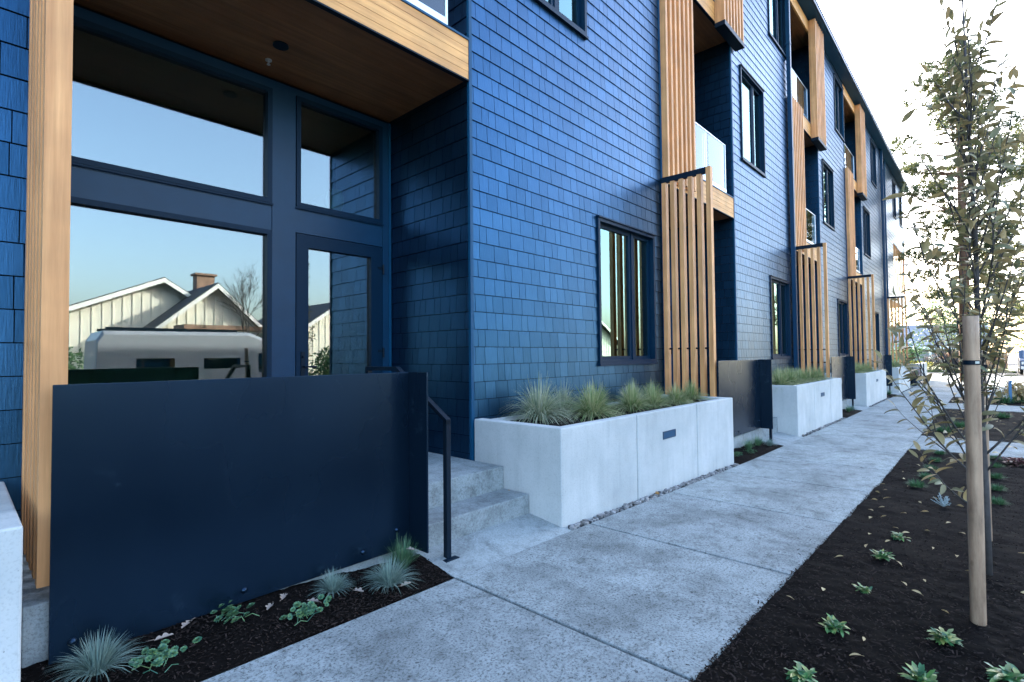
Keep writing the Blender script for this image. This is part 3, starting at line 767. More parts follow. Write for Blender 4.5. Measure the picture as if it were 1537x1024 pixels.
again(FA, (1.82, 2.72, bed(1.82, 2.72)), 'big blue green fescue tuft nearest the handrail base', sc=.92)['group'] = gg
for i, (x, y, s, o) in enumerate(((8.45, 2.8, .8, FB), (8.95, 2.82, .8, FB), (9.2, 2.72, .7, FA), (15.9, 2.75, .8, FB), (16.4, 2.75, .8, FA), (23.4, 2.75, .9, FB))):
    again(o, (x, y, bed(x, y)), ['green tuft left in the bed under the second guard panel', 'green tuft in the middle of the bed under second guard panel', 'pale tuft right in the bed under second guard panel', 'green tuft in the bed under the third guard panel', 'pale tuft in the bed under the third guard panel', 'tuft in the bed under the farthest guard panel'][i], sc=s)
FCm = clump_mesh('grass_tuft', M['lawn'], 300, .10, 1.0, .5, .0022, 12, .07)
tl = [(7.44, .65, 'soft green tuft left of the silver plant in right bed'), (8.1, .61, 'dim green tuft, second from the silver plant going away'), (8.75, .61, 'green tuft, third from the silver plant going away'), (9.45, .60, 'green tuft next to last before crossing path'), (10.2, .60, 'green tuft just before the crossing path')]
place(FCm, (tl[0][0], tl[0][1], g(7)), tl[0][2], 'grass tuft', 'green tufts in the right bed', sc=.9)
for x, y, lb in tl[1:]: again(FCm, (x, y, g(x)), lb, sc=.8)
for i, (x, y) in enumerate(((7.15, -.02), (7.9, -.02), (8.65, -.02), (9.5, -.02), (10.2, -.02))):
    again(FCm, (x, y, g(x)), 'green tuft right of the wooden stakes, %s in line' % ['nearest', 'second', 'third', 'fourth', 'last'][i], sc=.8)
for i, (x, y) in enumerate(((13.2, .7), (14.3, .5), (17.0, -.2), (22.0, -.3), (22.6, -.6))):
    again(FCm, (x, y, g(x)), ['green tuft beyond the crossing path beside the walk', 'green tuft in the middle of the second right bed', 'green tuft near the far end of second right bed', 'bright green clump in the third right bed, left', 'bright green clump in the third right bed, right'][i], sc=1.6 if i < 3 else 3.2)

def leaf_blade(b, p, d, up, l, w, curl=.2, seg=4, shape=None, fold=.25):
    """a folded leaf: two halves along a curved midrib"""
    d = d.normalized(); s = d.cross(up).normalized(); nrm = s.cross(d).normalized(); n = len(b.v)
    for i in range(seg+1):
        t = i/seg; ww = w*(shape(t) if shape else math.sin(PI*min(1, t*.93+.04))**.8)
        c = p+d*(l*t)-nrm*(curl*l*t*t)
        b.v += [tuple(c-s*ww+nrm*ww*fold), tuple(c), tuple(c+s*ww+nrm*ww*fold)]
    for i in range(seg):
        a = n+3*i; b.f += [(a, a+1, a+4, a+3), (a+1, a+2, a+5, a+4)]
def rosette_mesh(name, seed, n=64, l=.060):
    rr = random.Random(seed); b = MB()
    for i in range(n):
        a = rr.uniform(0, 2*PI); e = rr.uniform(.1, 1.15); d = Vector((math.cos(a)*math.cos(e), math.sin(a)*math.cos(e), math.sin(e)))
        p = Vector((rr.gauss(0, .02), rr.gauss(0, .02), .005+rr.uniform(0, .02)))
        leaf_blade(b, p, d, Vector((0, 0, 1)) if abs(d.z) < .95 else Vector((1, 0, 0)), l*rr.uniform(.7, 1.25), l*rr.uniform(.17, .23), rr.uniform(.2, .6), 4, lambda t: .25+.9*t*(1.35-t)*1.6 if t < .97 else .12)
    return b.build(name, M['rosette'], smooth=True)
RA, RB = rosette_mesh('leafy_plant', 21), rosette_mesh('leafy_plant', 22, 54, .066)
rg = 'small leafy plants in the right bed'
place(RA, (3.13, .63, g(3.2)+.0), 'green rosette plant left of the near stake, nearest the walk', 'plant', rg, 0, .8)
place(RB, (3.38, .20, g(3.5)), 'green rosette plant just left of the near stake foot', 'plant', rg, 0, .85)
for (o, x, y, s, lb) in ((RB, 5.13, .57, .72, 'farthest green rosette plant in the right bed'), (RA, 4.52, .60, .78, 'second farthest green rosette plant in the right bed'), (RB, 3.78, .60, .6, 'low straggly green plant midway along the right bed'),
                         (RB, 2.545, .64, .82, 'leafy plant at bottom edge, left one of three'), (RA, 2.87, .25, .9, 'leafy plant at bottom edge, middle one of three'), (RB, 3.146, -.02, .92, 'leafy plant at the bottom right corner')):
    again(o, (x, y, g(x)), lb, sc=s)
def sedum_mesh(name, seed):
    rr = random.Random(seed); b = MB()
    for i in range(26):
        c = Vector((rr.gauss(0, .052), rr.gauss(0, .042), rr.uniform(.035, .065))); r = rr.uniform(.012, .022)
        tilt = Vector((rr.gauss(-.2, .35), rr.gauss(-.35, .35), 1)).normalized(); q = Vector((0, 0, 1)).rotation_difference(tilt)
        for ring, k, up in ((1.0, 11, .15), (.74, 9, .35), (.5, 7, .6), (.28, 5, 1.0)):
            o = rr.uniform(0, 1)
            for j in range(k):
                a = 2*PI*(j+o)/k; ca, sa = math.cos(a), math.sin(a); w = r*ring*2.6/k
                P = lambda u, v, h: c+q @ Vector((ca*u-sa*v, sa*u+ca*v, h))
                R0, R1 = r*ring*.25, r*ring; h0, h1 = r*.15*(1-ring), r*(up*ring*.7)+r*.5*(1-ring)
                b.face(P(R0, -w*.45, h0), P(R1*.8, -w, h1*.75), P(R1, -w*.35, h1), P(R1, w*.35, h1), P(R1*.8, w, h1*.75), P(R0, w*.45, h0))
    for i in range(10):
        a = rr.uniform(0, 6.28); p = Vector((rr.gauss(0, .04), rr.gauss(0, .04), .005)); q = p+Vector((math.cos(a)*.07, math.sin(a)*.07, rr.uniform(.0, .04)))
        b.tube([p, (p+q)/2+Vector((0, 0, .015)), q], .0018, 4)
    return b.build(name, M['sedum'])
SA, SB = sedum_mesh('sedum_plant', 31), sedum_mesh('sedum_plant', 32)
sgp = 'sedum plants in the left bed'
place(SA, (.635, 2.715, bed(.63, 2.71)+.01), 'round leaved sedum beside the bottom left fescue tuft', 'plant', sgp)
place(SB, (1.28, 2.68, bed(1.28, 2.68)+.01), 'round leaved sedum closest to the sidewalk edge in left bed', 'plant', sgp)
again(SB, (.95, 2.815, bed(.95, 2.81)+.01), 'round leaved sedum close against the bottom of guard panel', sc=1.05)
for i, (x, y) in enumerate(((7.75, 2.75), (8.2, 2.70))): again(SA, (x, y, bed(x, y)+.005), ['low sedum by the far end of the nearest planter', 'low sedum at the sidewalk under second guard panel'][i], sc=1.0)
b = MB(); rr = random.Random(5)
for i in range(26):
    a = rr.uniform(0, 6.28); e = rr.uniform(.5, 1.4); d = Vector((math.cos(a)*math.cos(e), math.sin(a)*math.cos(e), math.sin(e))); l = rr.uniform(.05, .12)
    b.tube([Vector((0, 0, 0)), d*l], [.003, .0015], 4)
    for j in range(9):
        t = rr.uniform(.25, 1); dd = Vector((rr.gauss(0, 1), rr.gauss(0, 1), rr.gauss(.4, 1))).normalized(); leaf_blade(b, d*l*t, dd, Vector((.3, .2, 1)), .016, .004, .1, 2)
sv = b.build('silver_plant', M['silver']); place(sv, (6.6, .372, g(6.5)), 'small silvery white branching plant in the right bed', 'plant', sc=1.1)
b = MB(); rr = random.Random(6)
for i in range(150):
    p = Vector((rr.gauss(0, .07), rr.gauss(0, .07), rr.uniform(.0, .07))); dd = Vector((rr.gauss(0, 1), rr.gauss(0, 1), rr.uniform(.2, 1.2))); leaf_blade(b, p, dd, Vector((.1, .1, 1)), .06, .018, .3, 3)
M['red'] = leafy('red_leaf', [(.09, .03, .035), (.14, .05, .05), (.06, .06, .03)], .5)
o = b.build('red_plant', M['red'], smooth=True); place(o, (9.9, -.24, g(9.9)), 'dark red leafed plant at right edge by the crossing path', 'plant')

# fallen leaves
def fallen(name, m, l, w, seed):
    rr = random.Random(seed); b = MB(); n = 6; P = []
    leaf_blade(b, Vector((-l/2, 0, .006)), Vector((1, 0, .12)), Vector((0, 0, 1)), l, w, .12, 6, None, .5)
    b.tube([(-l/2, 0, .006), (-l*.75, .004, .003)], .001, 4)
    return b.build(name, m, smooth=True)
def oak_leaf(name, m, l):
    b = MB(); n = 22; pr = []
    for i in range(n+1):
        t = i/n; w = .27*l*math.sin(PI*min(1, t*.95+.03))**.8*(1-.55*(.5+.5*math.cos(t*PI*5))**2); pr.append((t*l-l/2, w))
    base = len(b.v)
    for x, w in pr: b.v += [(x, -w, .006+abs(w)*.5+.4*x*x), (x, 0, .004+.4*x*x), (x, w, .006+abs(w)*.6+.4*x*x)]
    for i in range(n):
        a = base+3*i; b.f += [(a, a+1, a+4, a+3), (a+1, a+2, a+5, a+4)]
    b.tube([(-l/2, 0, .01+.1*l*l), (-l*.8, .01, .01)], .0015, 4)
    return b.build(name, m, smooth=True)
LA, LB = fallen('fallen_leaf', M['dryleaf'], .062, .014, 1), fallen('fallen_leaf', M['dryleaf'], .05, .011, 2)
LAB = 'small dry yellow leaf lying on the dark mulch right of the walk'
first = {}
spots = [(5.6, .82), (5.9, .86), (6.1, .80), (6.4, .9), (6.8, .93), (7.0, .88), (7.3, .95), (5.4, .62), (5.3, .54), (5.5, .42), (6.0, .62), (4.3, .82), (4.05, .43), (4.2, .34), (3.95, .36), (3.75, .22), (3.6, .78), (3.35, .9), (4.6, .13), (4.9, .21), (5.2, .12), (5.6, .2), (5.9, .3), (6.3, .15), (6.7, .25), (3.1, .5), (2.9, .5), (5.0, .35), (5.05, .75), (4.7, .72), (6.6, .55), (6.9, .45), (7.2, .3), (7.4, .72), (7.8, .8), (8.3, .85), (8.9, .75), (4.4, -.12), (4.1, -.16), (4.7, -.2), (3.8, -.12), (3.9, -.22), (5.3, -.15), (3.45, -.1), (4.95, .62), (6.2, .48), (6.55, .82), (5.75, .74), (4.45, .5)]
for i, (x, y) in enumerate(spots):
    src = (LA, LB)[i % 2]; z = g(x)+.008; rz = R.uniform(0, 6.28)
    if i < 2: place(src, (x, y, z), LAB, 'leaf', 'dry yellow leaves on the right bed', rz); continue
    c = again(src, (x, y, z), LAB, rz, R.uniform(.6, 1.05)); c.rotation_euler = (R.gauss(0, .5), R.gauss(0, .18), rz)
for i in range(40):
    x = R.uniform(12.6, 18.5); y = R.uniform(-.6, .95)
    c = again((LA, LB)[i % 2], (x, y, g(x)+.012), 'dry leaf on the second mulch bed beyond the crossing path', None, 1.3); c['group'] = 'dry leaves on the second right bed'
OK = oak_leaf('oak_leaf', M['paleleaf'], .075)
ol = [(1.24, 2.86, 'pale lobed leaf left of the middle fescue tuft'), (1.36, 2.77, 'pale lobed leaf above the right sedum plant'), (1.62, 2.74, 'pale lobed leaf between the two right fescue tufts'), (.78, 2.87, 'greyish lobed leaf at the guard panel bottom'), (.68, 2.84, 'brownish lobed leaf beside the left fescue tuft'), (1.9, 2.66, 'pale curled leaf right of the big fescue tuft'), (1.15, 2.82, 'dull mauve leaf between the two sedum plants')]
place(OK, (*ol[0][:2], bed(*ol[0][:2])+.01), ol[0][2], 'leaf', 'lobed leaves in the left bed', 1)
for x, y, lb in ol[1:]: again(OK, (x, y, bed(x, y)+.01), lb)
WL = again(OK, (1.99, 2.74, .27), 'pale leaf caught in the dark green grass tuft', 2, .8)
TL = oak_leaf('tan_leaf', M['tanleaf'], .09); place(TL, (5.02, 2.60, g(5)+.02), 'tan dead leaf on the gravel below the nearest planter', 'leaf'); TL.rotation_euler = (1.0, .3, 1.0)
c = again(TL, (3.40, 3.2, .29), 'tiny dead leaf on the middle step', 1, .4); c.rotation_euler = (0, 0, 1)

# ------------------------------------------------------------------ young street tree with stakes
def stake(name, x, y, r, z0, z1, lean, label):
    t = thing(name, label, 'stake', (x, y, z0), 'wooden stakes of the street tree')
    b = MB(); n = 14; pts = []; rad = []
    for i in range(n):
        q = i/(n-1); pts.append((x+lean[0]*q, y+lean[1]*q, z0-.1+(z1-z0+.1)*q)); rad.append(r*(1+.03*noise.noise((q*7, x, 2))))
    b.tube(pts, rad, 18); b.build('pole', M['stake'], t, smooth=False)
    return t, pts
s1, pts1 = stake('tree_stake', 3.76, .082, .034, g(3.8), Z(.19), (-.05, -.012), 'thick round wooden stake nearest the camera with a black strap')
s2, pts2 = stake('tree_stake', 5.63, .055, .034, g(5.6), Z(.05), (-.02, .0), 'second wooden stake mostly hidden behind the nearest one')
for o in list(s1.children)+list(s2.children):
    for p in o.data.polygons: p.use_smooth = len(p.vertices) == 4
b = MB(); cz = Z(-.06); q_ = (cz-g(3.8)+.1)/(Z(.19)-g(3.8)+.1); cx, cy = 3.76-.05*q_, .082-.012*q_; r = .0355
b.lathe([(r, -.012), (r+.003, -.012), (r+.003, .012), (r, .012)], (cx, cy, cz), 20); b.build('strap', M['black'], s1)
M['label'] = simple('pale_tag', (.45, .45, .38), .6)
b = MB()
for i in range(5):
    a0, a1 = math.radians(-158+i*6), math.radians(-152+i*6); rr_ = r+.0045
    b.face((cx+rr_*math.cos(a0), cy+rr_*math.sin(a0), cz-.006), (cx+rr_*math.cos(a1), cy+rr_*math.sin(a1), cz-.006), (cx+rr_*math.cos(a1), cy+rr_*math.sin(a1), cz+.007), (cx+rr_*math.cos(a0), cy+rr_*math.sin(a0), cz+.007))
b.build('buckle', M['label'], s1)
TX, TY = 4.66, .045
tree = thing('street_tree', 'slender young tree with olive brown leaves tied between two wooden stakes', 'tree', (TX, TY, g(TX)))
rr = random.Random(42)
wood = MB(); lf = MB()
lead = [(TX, TY, g(TX)), (TX+.01, TY, .6), (TX-.005, TY+.01, 1.3), (TX+.01, TY+.005, 2.2), (TX-.01, TY+.02, 3.1), (TX, TY+.03, 4.25)]
tr_ = MB().tube(lead, [.024, .021, .018, .014, .009, .003], 8); tr_.build('trunk', M['bark'], tree, smooth=True)
def lead_at(z):
    for (a, b_) in zip(lead, lead[1:]):
        if a[2] <= z <= b_[2]:
            t = (z-a[2])/(b_[2]-a[2]); return Vector([p+(q-p)*t for p, q in zip(a, b_)])
    return Vector(lead[-1])
def add_leaf(p, d, l):
    up = Vector((rr.gauss(0, .5), rr.gauss(0, .5), 1)).normalized()
    leaf_blade(lf, p, d, up, l, l*rr.uniform(.16, .23), rr.uniform(.1, .8), 4, lambda t: math.sin(PI*min(1, t*.9+.05))**.75, rr.uniform(.15, .7))
def branch(p0, az, e0, l, r, dens, depth=0):
    pts = [p0]; d = Vector((math.cos(az)*math.cos(e0), math.sin(az)*math.cos(e0), math.sin(e0))); n = 8
    for i in range(n):
        d = (d+Vector((rr.gauss(0, .06), rr.gauss(0, .06), .07))).normalized(); pts.append(pts[-1]+d*l/n)
    wood.tube(pts, [r*(1-.85*i/n) for i in range(n+1)], 5)
    k = int(l*dens); s0 = 0
    for j in range(k):
        t = .12+.88*(j+.5)/k; i = min(n-1, int(t*n)); f = t*n-i; p = pts[i].lerp(pts[i+1], f); dd = (pts[i+1]-pts[i]).normalized()
        s = dd.cross(Vector((rr.gauss(0, 1), rr.gauss(0, 1), rr.gauss(0, 1)))).normalized()
        add_leaf(p, (dd*.7+s*rr.uniform(.6, 1.2)+Vector((0, 0, -.15))).normalized(), rr.uniform(.055, .105))
    add_leaf(pts[-1], d, .07)
    if depth < 1 and l > .5:
        for _ in range(rr.choice((1, 2, 2, 3))):
            i = rr.randint(1, 5); branch(pts[i], az+rr.uniform(-1.1, 1.1), e0+rr.uniform(-.25, .2), l*rr.uniform(.3, .6), r*.6, dens*1.05, 1)
ga = 0
for i in range(44):
    z = .62+(3.3-.62)*(i/43)**1.0; ga += 2.39996
    l = (1.15 if z < 1.7 else 1.0 if z < 2.6 else .62)*rr.uniform(.7, 1.15)
    branch(lead_at(z), ga+rr.uniform(-.3, .3), math.radians(rr.uniform(54, 78)), l, .0065, 16)
# lower sparse side branches
for az, e, l, z in ((2.2, .85, 1.25, .75), (2.0, .75, 1.05, .62), (2.6, 1.0, 1.4, .9), (1.8, 1.0, 1.2, 1.0), (2.0, .5, .55, .42), (-1.4, .9, 1.1, .8)):
    branch(lead_at(z), az, e, l, .008, 13)
for z in (3.3, 3.5, 3.7, 3.9, 4.1):
    for _ in range(3): add_leaf(lead_at(z), Vector((rr.gauss(0, 1), rr.gauss(0, 1), .4)).normalized(), .06)
wood.build('branch', M['bark'], tree, smooth=True); lf.build('crown', M['treeleaf'], tree, smooth=True)
b = MB().lathe([(.03, -.012), (.034, -.012), (.034, .012), (.03, .012)], (TX, TY, Z(-.1)), 12); b.build('strap', M['black'], tree)

# ------------------------------------------------------------------ background trees and shrubs
def pine(name, x, y, h, rad, z0, label, seed, nb=60, tuft=13, lean=0):
    t = thing(name, label, 'tree', (x, y, -.1)); rr = random.Random(seed); tr = MB(); ne = MB()
    tp = [(x+lean*q*q+rr.gauss(0, .05), y+rr.gauss(0, .05), -.2+h*q*.98) for q in (0, .2, .4, .6, .8, 1)]
    tr.tube(tp, [h*.016, h*.014, h*.012, h*.009, h*.005, h*.002], 9)
    def at(q): i = min(4, int(q*5)); f = q*5-i; return Vector(tp[i]).lerp(Vector(tp[i+1]), f)
    for i in range(nb):
        q = z0+(1-z0)*(i+rr.random())/nb*.98; p = at(q); az = rr.uniform(0, 6.28); rel = (q-z0)/(1-z0)
        l = rad*rr.uniform(.5, 1.15)*(math.sin(PI*(.18+.80*rel))**.6); d = Vector((math.cos(az), math.sin(az), rr.uniform(-.1, .45))); pts = [p]
        for j in range(5): pts.append(pts[-1]+(d+Vector((rr.gauss(0, .15), rr.gauss(0, .15), .06*j))).normalized()*l/5)
        tr.tube(pts, [.07, .055, .04, .03, .02, .01], 5, False)
        for k in range(tuft):
            s = rr.uniform(.3, 1)**.7; ii = min(4, int(s*5)); c = pts[ii].lerp(pts[ii+1], s*5-ii)+Vector((rr.gauss(0, .3), rr.gauss(0, .3), rr.gauss(.08, .2)))
            ax = Vector((rr.gauss(0, 1), rr.gauss(0, 1), rr.gauss(.6, .6))).normalized(); nn = 20
            for _ in range(nn):
                dd = (ax*.7+Vector((rr.gauss(0, .6), rr.gauss(0, .6), rr.gauss(0, .6)))).normalized(); ln = rr.uniform(.18, .38)
                sd = dd.cross(Vector((rr.gauss(0, 1), rr.gauss(0, 1), rr.gauss(0, 1)))).normalized()
                wd = .028; cc = c+Vector((rr.gauss(0, .08), rr.gauss(0, .08), rr.gauss(0, .05)))
                ne.face(cc-sd*wd, cc+sd*wd, cc+dd*ln+sd*wd*.3, cc+dd*ln-sd*wd*.3)
    tr.build('trunk', M['pinebark'], t, smooth=True); ne.build('crown', M['needle'], t)
    return t
pine('pine_tree', 37.5, .9, 18.4, 3.5, .24, 'tall sunlit pine tree standing behind the young street tree', 3, 80, 15)
pine('pine_tree', 44, -3.6, 16.5, 4.2, .2, 'bluish pine tree at the right picture edge behind the street tree', 5, 60, 13)
pine('pine_tree', 23, -11.9, 13, 3.2, .3, 'pine across the street mirrored in the nearest ground floor window', 8, 45, 11)

def bush(name, x, y, z, rx, rz, m, n, ls, label, cat='shrub', seed=1, trunk=0, tm=None):
    t = thing(name, label, cat, (x, y, z)); rr = random.Random(seed); b = MB(); w = MB()
    lobes = [(Vector((x+rr.gauss(0, rx*.42), y+rr.gauss(0, rx*.42), z+trunk+rz*(.45+rr.uniform(-.3, .45)))), rr.uniform(.3, .6)) for _ in range(12)]
    for c, k in lobes: w.tube([(x, y, z), ((x+c.x)/2, (y+c.y)/2, z+trunk*.8), c], [.03*rx+.02, .02*rx+.01, .006], 5, False)
    for _ in range(n):
        c, k = rr.choice(lobes); d = Vector((rr.gauss(0, 1), rr.gauss(0, 1), rr.gauss(0, 1))).normalized()
        p = c+Vector((d.x*rx*k, d.y*rx*k, d.z*rz*k*.6))*rr.uniform(.5, 1.05)
        if p.z < z+.03: continue
        dd = (d+Vector((rr.gauss(0, .7), rr.gauss(0, .7), rr.gauss(0, .7)))).normalized(); s = dd.cross(Vector((rr.gauss(0, 1), rr.gauss(0, 1), 1))).normalized(); l = ls*rr.uniform(.6, 1.3)
        b.face(p-s*l*.18, p+dd*l*.5-s*l*.25, p+dd*l, p+dd*l*.5+s*l*.25)
    w.build('stem', tm or M['bark'], t); b.build('crown', m, t); return t
M['bgreen'] = leafy('shrub_green', [(.03, .08, .03), (.06, .13, .05), (.10, .18, .07)], .6)
M['byellow'] = leafy('shrub_yellow', [(.55, .48, .05), (.65, .56, .10)], .6)
M['bred'] = leafy('shrub_russet', [(.22, .09, .06), (.16, .12, .10), (.28, .13, .07)], .6)
M['bgrey'] = leafy('shrub_grey', [(.10, .11, .10), (.14, .13, .13)], .6)
M['bolive'] = leafy('olive_tree_leaf', [(.08, .13, .05), (.13, .18, .08), (.17, .21, .10)], .6)
bush('garden_shrub', 60, 5.9, -.15, 1.5, 2.6, M['bgreen'], 1500, .22, 'dark green shrub seen through the farthest entry screen', seed=2)
bush('garden_shrub', 59, 4.75, -.15, .8, .75, M['byellow'], 900, .14, 'bright yellow low shrub at the far end of the walk', seed=3)
bush('garden_shrub', 60, 3.9, -.15, .8, 1.1, M['bgrey'], 700, .16, 'greyish rounded shrub right of the bright yellow one', seed=4)
bush('garden_shrub', 61, 3.0, -.15, .9, 1.5, M['bred'], 700, .18, 'russet shrub below the feathery green tree', seed=5)
bush('garden_tree', 60, 2.3, -.15, 2.7, 4.6, M['bolive'], 5200, .22, 'airy olive green tree far behind the street tree', 'tree', 6, trunk=1.6)
bush('garden_tree', 70, 8.2, -.15, 1.6, 3.6, M['bolive'], 1500, .25, 'thin pale green tree top beside the far house roof', 'tree', 7, trunk=3.2)
bush('garden_tree', 66, -4.5, -.15, 3.2, 5.5, M['bolive'], 3600, .3, 'broad olive tree behind the parked truck', 'tree', 9, trunk=1.5)
M['fence'] = make_wood('fence_wood', 2, (.34, .16, .08), (.46, .26, .14))
f = thing('board_fence', 'orange brown board fence behind the russet shrub', 'fence', (66, 2, -.15)); b = MB()
for i in range(24): b.box(66, -1.2+i*.2, -.15, 66.04, -1.2+i*.2+.19, 1.35+.04*((i*7) % 3))
b.build('boards', M['fence'], f)
b = MB()
for i in range(4): b.box(66.042, -1.2+i*1.55, -.15, 66.13, -1.1+i*1.55, 1.45)
b.build('post', M['fence'], f)
M['fhroof'] = simple('slate_roof', (.16, .18, .21), .8, var=.2, scale=2)
M['paleboard'] = simple('pale_siding', (.74, .71, .62), .7)
M['brick'] = simple('chimney_brick', (.24, .15, .11), .9, var=.3, scale=5)
M['darkroof'] = simple('dark_shingle_roof', (.07, .07, .075), .9, var=.25, scale=6)
M['greywall'] = simple('grey_siding', (.30, .31, .31), .8)
h = thing('far_house', 'low house with slate grey roof beyond the end of the walk', 'house', (95, 10, -.1))
MB().box(95, 1, -.2, 104, 20, 2.2).build('wall', M['greywall'], h)
b = MB(); b.face((94.2, 0, 2.2), (94.2, 21, 2.2), (99.5, 21, 5.6), (99.5, 0, 5.6)); b.face((104.8, 0, 2.2), (104.8, 21, 2.2), (99.5, 21, 5.6), (99.5, 0, 5.6)); b.face((94.2, 0, 2.2), (104.8, 0, 2.2), (99.5, 0, 5.6)); b.face((94.2, 21, 2.2), (104.8, 21, 2.2), (99.5, 21, 5.6)); b.build('roof', M['fhroof'], h)
MB().box(94.0, 0, 1.85, 94.19, 21, 2.25).build('eave_board', M['white'], h)
b = MB(); b.box(94.1, 6.05, -.2, 94.3, 6.3, 1.85).box(94.1, 12, -.2, 94.3, 12.2, 1.85); b.build('porch_post', M['white'], h)
for wy in (3, 8.5, 14): MB().box(94.97, wy, .7, 94.999, wy+1.6, 1.9).build('window', M['glass'], h)

# ------------------------------------------------------------------ across the street (seen mirrored in the glass)
def gable_house(name, label, parts):
    t = thing(name, label, 'house', (parts[0][0], parts[0][2], -.1), None)
    for (x0, x1, yf, yb_, ze, xp, zp, wallm, roofm) in parts:
        b = MB()
        prof = [(x0, -.2), (x1, -.2), (x1, ze[1]), (xp, zp), (x0, ze[0])]
        n = len(b.v); b.v += [(x, yf, z) for x, z in prof]+[(x, yb_, z) for x, z in prof]
        b.f += [tuple(range(5))[::-1], tuple(range(5, 10))]+[(i, (i+1) % 5, 5+(i+1) % 5, 5+i) for i in range(5)]
        w_ = b.build('wall', wallm, t)
        # battens
        bt = MB(); xx = x0+.15
        while xx < x1-.05:
            zt = ze[0]+(zp-ze[0])*(xx-x0)/(xp-x0) if xx < xp else ze[1]+(zp-ze[1])*(x1-xx)/(x1-xp)
            bt.box(xx, yf+.002, .0, xx+.045, yf+.035, zt-.12); xx += .42
        bt.build('batten', wallm, t)
        rf = MB(); fb = MB(); o = .5
        for (xe, zee) in ((x0, ze[0]), (x1, ze[1])):
            dx, dz = xp-xe, zp-zee; ex, ez = xe-dx*.12, zee-dz*.12
            rf.hexa([(ex, yf+o, ez+.02), (xp, yf+o, zp+.02), (xp, yb_, zp+.02), (ex, yb_, ez+.02), (ex, yf+o, ez+.16), (xp, yf+o, zp+.16), (xp, yb_, zp+.16), (ex, yb_, ez+.16)])
            fb.hexa([(ex, yf+o+.001, ez-.14), (xp, yf+o+.001, zp-.14), (xp, yf+o+.06, zp-.14), (ex, yf+o+.06, ez-.14), (ex, yf+o+.001, ez+.10), (xp, yf+o+.001, zp+.10), (xp, yf+o+.06, zp+.10), (ex, yf+o+.06, ez+.10)])
        rf.build('roof', roofm, t); fb.build('fascia', M['white'], t)
    return t
hs = gable_house('gabled_house', 'pale board and batten house across street mirrored in entry glass', [
    (6.3, 12.4, -20, -30, (2.6, 2.5), 9.4, 5.35, M['paleboard'], M['darkroof']),
    (3.2, 11.6, -22.5, -34, (3.75, 3.2), 7.6, 5.75, M['paleboard'], M['darkroof'])])
MB().box(9.4, -23.6, 4.2, 10.3, -22.9, 6.3).box(9.3, -23.7, 6.3, 10.4, -22.8, 6.42).build('chimney', M['brick'], hs)
MB().box(7.2, -18.6, 2.9, 12.2, -16.9, 3.1).box(7.3, -16.95, 0, 7.45, -16.8, 2.9).box(11.9, -16.95, 0, 12.05, -16.8, 2.9).build('porch_roof', M['brick'], hs)
gable_house('dark_roofed_house', 'white house with dark roof mirrored in the entry door glass', [(13.5, 21, -21, -31, (2.6, 2.6), 17, 5.0, M['paleboard'], M['darkroof'])])
gable_house('dark_roofed_house', 'grey house across the street mirrored in the nearest ground floor window', [(24, 33, -21, -31, (2.8, 2.8), 28.5, 5.4, M['paleboard'], M['darkroof']), ])
gable_house('dark_roofed_house', 'dim house across the street mirrored at the left of entry glass', [(-8, 1.6, -22, -31, (2.8, 2.8), -3, 5.0, M['greywall'], M['darkroof'])])
gable_house('dark_roofed_house', 'house further up across the street mirrored in distant windows', [(37, 47, -21, -31, (2.8, 2.8), 42, 5.6, M['paleboard'], M['darkroof'])])
bush('hedge_shrub', 13, -15.5, -.1, 1.1, 1.9, M['bgreen'], 1500, .2, 'green shrub across the street mirrored beside the entry door', seed=14)
bush('hedge_shrub', 2.5, -15.5, -.1, 1.2, 2.0, M['bgreen'], 1200, .2, 'dark shrub across the street mirrored left in the entry window', seed=15)
bush('hedge_shrub', 20, -15.5, -.1, 1.1, 1.9, M['bgreen'], 1200, .2, 'shrub across the street mirrored in the nearest ground floor window', seed=17)
t = thing('bare_tree', 'leafless tree across the street mirrored in the entry window', 'tree', (9.5, -16, -.1)); tr = MB(); rr = random.Random(9)
def twig(p, d, l, r, dep):
    q = p+d*l; tr.tube([p, q], [r, r*.65], 5, False)
    if dep == 0: return
    for _ in range(3): twig(q-d*l*rr.uniform(0, .35), (d+Vector((rr.gauss(0, .38), rr.gauss(0, .38), rr.gauss(.12, .15)))).normalized(), l*rr.uniform(.6, .82), r*.6, dep-1)
twig(Vector((9.5, -16, -.1)), Vector((0, 0, 1)), 2.2, .07, 6)
tr.build('trunk', M['bark'], t)

